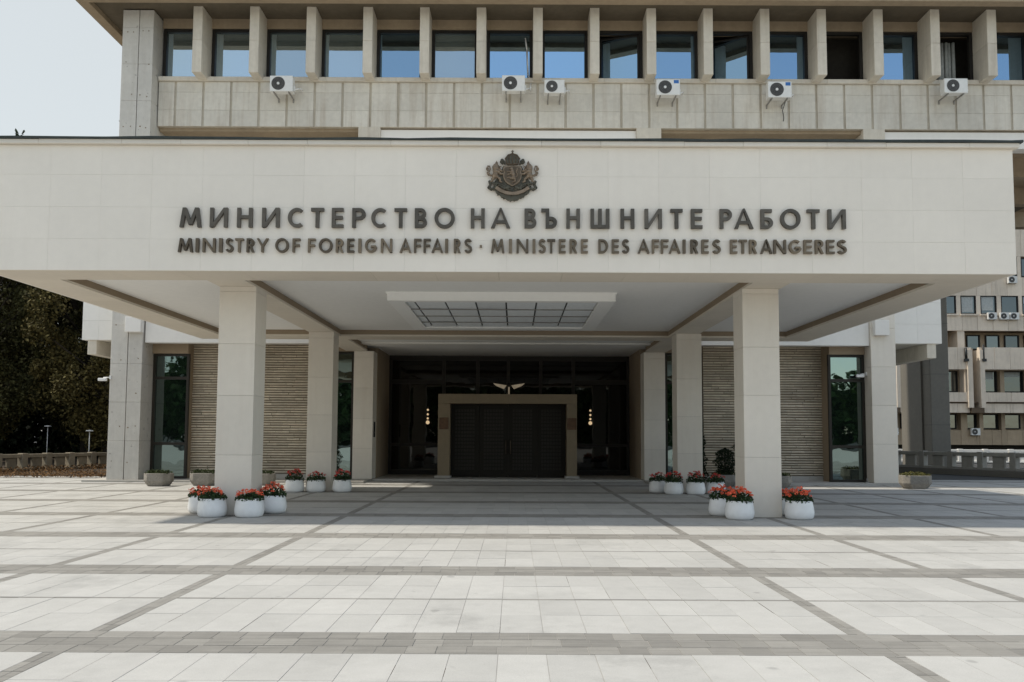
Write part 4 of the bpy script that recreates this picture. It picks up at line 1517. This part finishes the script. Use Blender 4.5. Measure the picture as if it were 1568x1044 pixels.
# ------------------------------------------------------------------ office building far right
OY = 80.0
OB = thing('office_building', 'weathered beige concrete office block with dark windows beyond the plaza', 'building', (44, OY + 3, 0))
def ox(p):
    return (p - 789) * .0615
def oz(p):
    return 1.6 + (671 - p) * .0615
OX0, OX1 = ox(1340), ox(1700)
box('core', OX0, OX1, OY + 3.4, OY + 14, -1.5, 24, OFFICE_D, OB)
def strip(name, y0, zt, zb, mat=OFFICE, x0=OX0, x1=OX1, step=1.47, dep=.35):
    cuts = [ox(1360), ox(1374), ox(1491), ox(1502.5)] if zb > 530 and zb < 632 else []
    x = x0
    while x < x1 - .05:
        x2 = min(x + step, x1)
        for ca, cb in zip(cuts[0::2], cuts[1::2]):
            if ca <= x + .001 < cb:
                x = cb
                x2 = min(x + step, x1)
            elif x < ca < x2:
                x2 = ca
        MB().box(x + .012, x2 - .012, y0 + random.uniform(-.012, .012), y0 + dep, oz(zb), oz(zt)).build(name, mat, OB)
        x = x2
# storeys from top to bottom (picture rows of the facade converted to metres)
strip('wall_panel', OY + .6, 260, 387)
strip('wall_panel', OY + .6, 420, 449)
strip('wall_panel', OY + .6, 478.5, 504)
strip('parapet_panel', OY, 531, 565)
strip('ledge_panel', OY, 600.5, 615)
strip('ledge_panel', OY + .25, 617.5, 631.5)
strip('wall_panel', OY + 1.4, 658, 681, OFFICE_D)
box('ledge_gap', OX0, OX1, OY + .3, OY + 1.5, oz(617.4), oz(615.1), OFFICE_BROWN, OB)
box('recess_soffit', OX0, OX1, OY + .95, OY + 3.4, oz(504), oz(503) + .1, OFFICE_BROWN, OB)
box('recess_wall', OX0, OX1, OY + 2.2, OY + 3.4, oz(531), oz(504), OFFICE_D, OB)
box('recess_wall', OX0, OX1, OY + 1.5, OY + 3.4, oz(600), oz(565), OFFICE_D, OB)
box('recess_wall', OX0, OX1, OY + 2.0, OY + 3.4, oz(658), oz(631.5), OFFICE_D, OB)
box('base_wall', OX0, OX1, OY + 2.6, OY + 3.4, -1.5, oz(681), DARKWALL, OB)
def owin(xa, xb, ya, yb, y, blind=0.0, par=OB):
    x0, x1, z0, z1 = ox(xa), ox(xb), oz(yb), oz(ya)
    mb = MB()
    f = .09
    for q in ((x0, x0 + f, z0, z1), (x1 - f, x1, z0, z1), (x0 + f, x1 - f, z0, z0 + f), (x0 + f, x1 - f, z1 - f, z1)):
        mb.box(q[0], q[1], y - .12, y + .1, q[2], q[3])
    w = mb.build('window', FRAME, par)
    MB().box(x0 + f, x1 - f, y - .02, y + .0, z0 + f, z1 - f).build('pane', GLASS_BG, w)
    if blind:
        zz = z1 - f - (z1 - z0 - 2 * f) * blind
        MB().box(x0 + f, x1 - f - (x1 - x0) * .12, y - .045, y - .025, zz, z1 - f).build('blind', CURTAIN, w)
# top row
for xa, bl in ((1547, 0), (1578, .5), (1610, 0), (1641, .6)):
    owin(xa, xa + 25, 389, 419, OY + .55 + .2)
for i, (xa, xb, bl) in enumerate(((1419, 1443, 0), (1451, 1475, .0), (1482, 1506, .92), (1513, 1538, .82), (1545, 1572, 0), (1578, 1603, .4), (1610, 1634, 0), (1641, 1665, .7))):
    owin(xa, xb, 449, 478, OY + .75, bl)
    MB().box(ox(xa) - .1, ox(xb) + .1, OY + .42, OY + .62, oz(480.5), oz(478)).build('window_sill', OFFICE, OB)
for a, b in ((1400, 1419), (1443, 1451), (1475, 1482), (1506, 1513), (1538, 1545), (1572, 1578), (1603, 1610), (1634, 1641), (1665, 1700)):
    box('wall_pier', ox(a) + .01, ox(b) - .01, OY + .62, OY + 1.0, oz(478.4), oz(449.1), OFFICE, OB)
for a, b in ((1400, 1547), (1572, 1578), (1603, 1610), (1635, 1641), (1666, 1700)):
    box('wall_pier', ox(a) + .01, ox(b) - .01, OY + .62, OY + 1.0, oz(419.9), oz(387.1), OFFICE, OB)
box('recess_post', ox(1476), ox(1487), OY + .7, OY + 2.2, oz(530), oz(504), OFFICE, OB)
for xa, xb in ((1449, 1462), (1490, 1495), (1502, 1523), (1532, 1554), (1562, 1585), (1593, 1615), (1625, 1650)):
    owin(xa, xb, 508, 531, OY + 2.15, .0)
for xa, xb, bl in ((1380, 1396, .8), (1452, 1480, 0), (1509, 1541, .38), (1549, 1582, .25), (1590, 1620, 0), (1628, 1660, .5)):
    owin(xa, xb, 566, 599, OY + 1.45, bl)
for a, b in ((1542, 1548.5), (1582.5, 1589.5), (1620.5, 1627.5)):
    box('wall_pier', ox(a), ox(b), OY + .9, OY + 1.5, oz(600), oz(565.2), OFFICE_D, OB)
for xa, xb, bl in ((1368, 1387, 0), (1393, 1400, 0), (1457, 1480, 0), (1494, 1511, 0), (1519, 1545, 0), (1553, 1580, .0), (1588, 1615, 0), (1625, 1650, 0)):
    owin(xa, xb, 633, 656, OY + 1.9, bl)
for a, b in ((1483, 1493), (1512, 1518), (1546, 1552)):
    box('wall_pier', ox(a), ox(b), OY + 1.35, OY + 2.0, oz(681), oz(631.6), OFFICE_D, OB)
# stair slots: a deep recess between two slim vertical fins
for a, b, t in ((1374, 1381, 556), (1483.5, 1491, 535), (1502.5, 1509.5, 535)):
    MB().box(ox(a), ox(b), OY - .16, OY + 1.45, oz(624), oz(t)).build('vertical_fin', OFFICE, OB)
for a, b, t in ((1360, 1374, 556), (1491, 1502.5, 531)):
    box('slot_back', ox(a) + .01, ox(b) - .01, OY + 1.0, OY + 1.4, oz(624), oz(t), OFFICE_D, OB)
    box('slot_floor', ox(a) - .2, ox(b) + .3, OY - .1, OY + 1.4, oz(632), oz(624.5), OFFICE_BROWN, OB)
for p_, t, b_ in ((1481.5, 532, 549), (1508.5, 527, 549)):
    MB().tube((ox(p_), OY - .1, oz(b_)), (ox(p_), OY - .1, oz(t)), .1, n=8).build('downpipe', BLACK, OB)
    MB().box(ox(p_) - .18, ox(p_) + .18, OY - .3, OY - .02, oz(b_) - .25, oz(b_)).build('pipe_head', BLACK, OB)
GA = 'air conditioners on the far office building'
for p_, z_, lab in ((1561, 430, 'far air conditioner highest on the beige office block, beside the canopy corner'), (1527.5, 487, 'far air conditioner, left of three in a row under the blinds'),
                    (1546.5, 487, 'far air conditioner, middle of three in a row'), (1562, 487, 'far air conditioner, right of three in a row at the photo edge'),
                    (1376, 666, 'far air conditioner low on the office block, between pier and dark column'), (1503, 666, 'far air conditioner low on the office block, under the stair slot')):
    yy = OY + .2 if z_ < 600 else OY + 1.0
    make_ac((ox(p_) - .42, yy, oz(z_)), lab, .84, .66, False, GA)
# cars' street wall behind the right balustrade
box('street', 16, 120, 56, 79, -.058, -.02, ASPHALT, kind='structure')

# ------------------------------------------------------------------ grove across the square behind the viewer (mirrored in the glass)
random.seed(21)
f = MB()
for i in range(42000):
    x = random.uniform(-80, 80)
    z = random.random() ** .8 * (10.5 + 2 * math.sin(x * .35) + 1.2 * math.sin(x * 1.1)) + .6
    f.leaf((x, -70 + random.uniform(-5, 5), z), random.uniform(.45, .8), up=.3)
f.build('grove', TREE_LEAF_G, kind='stuff')
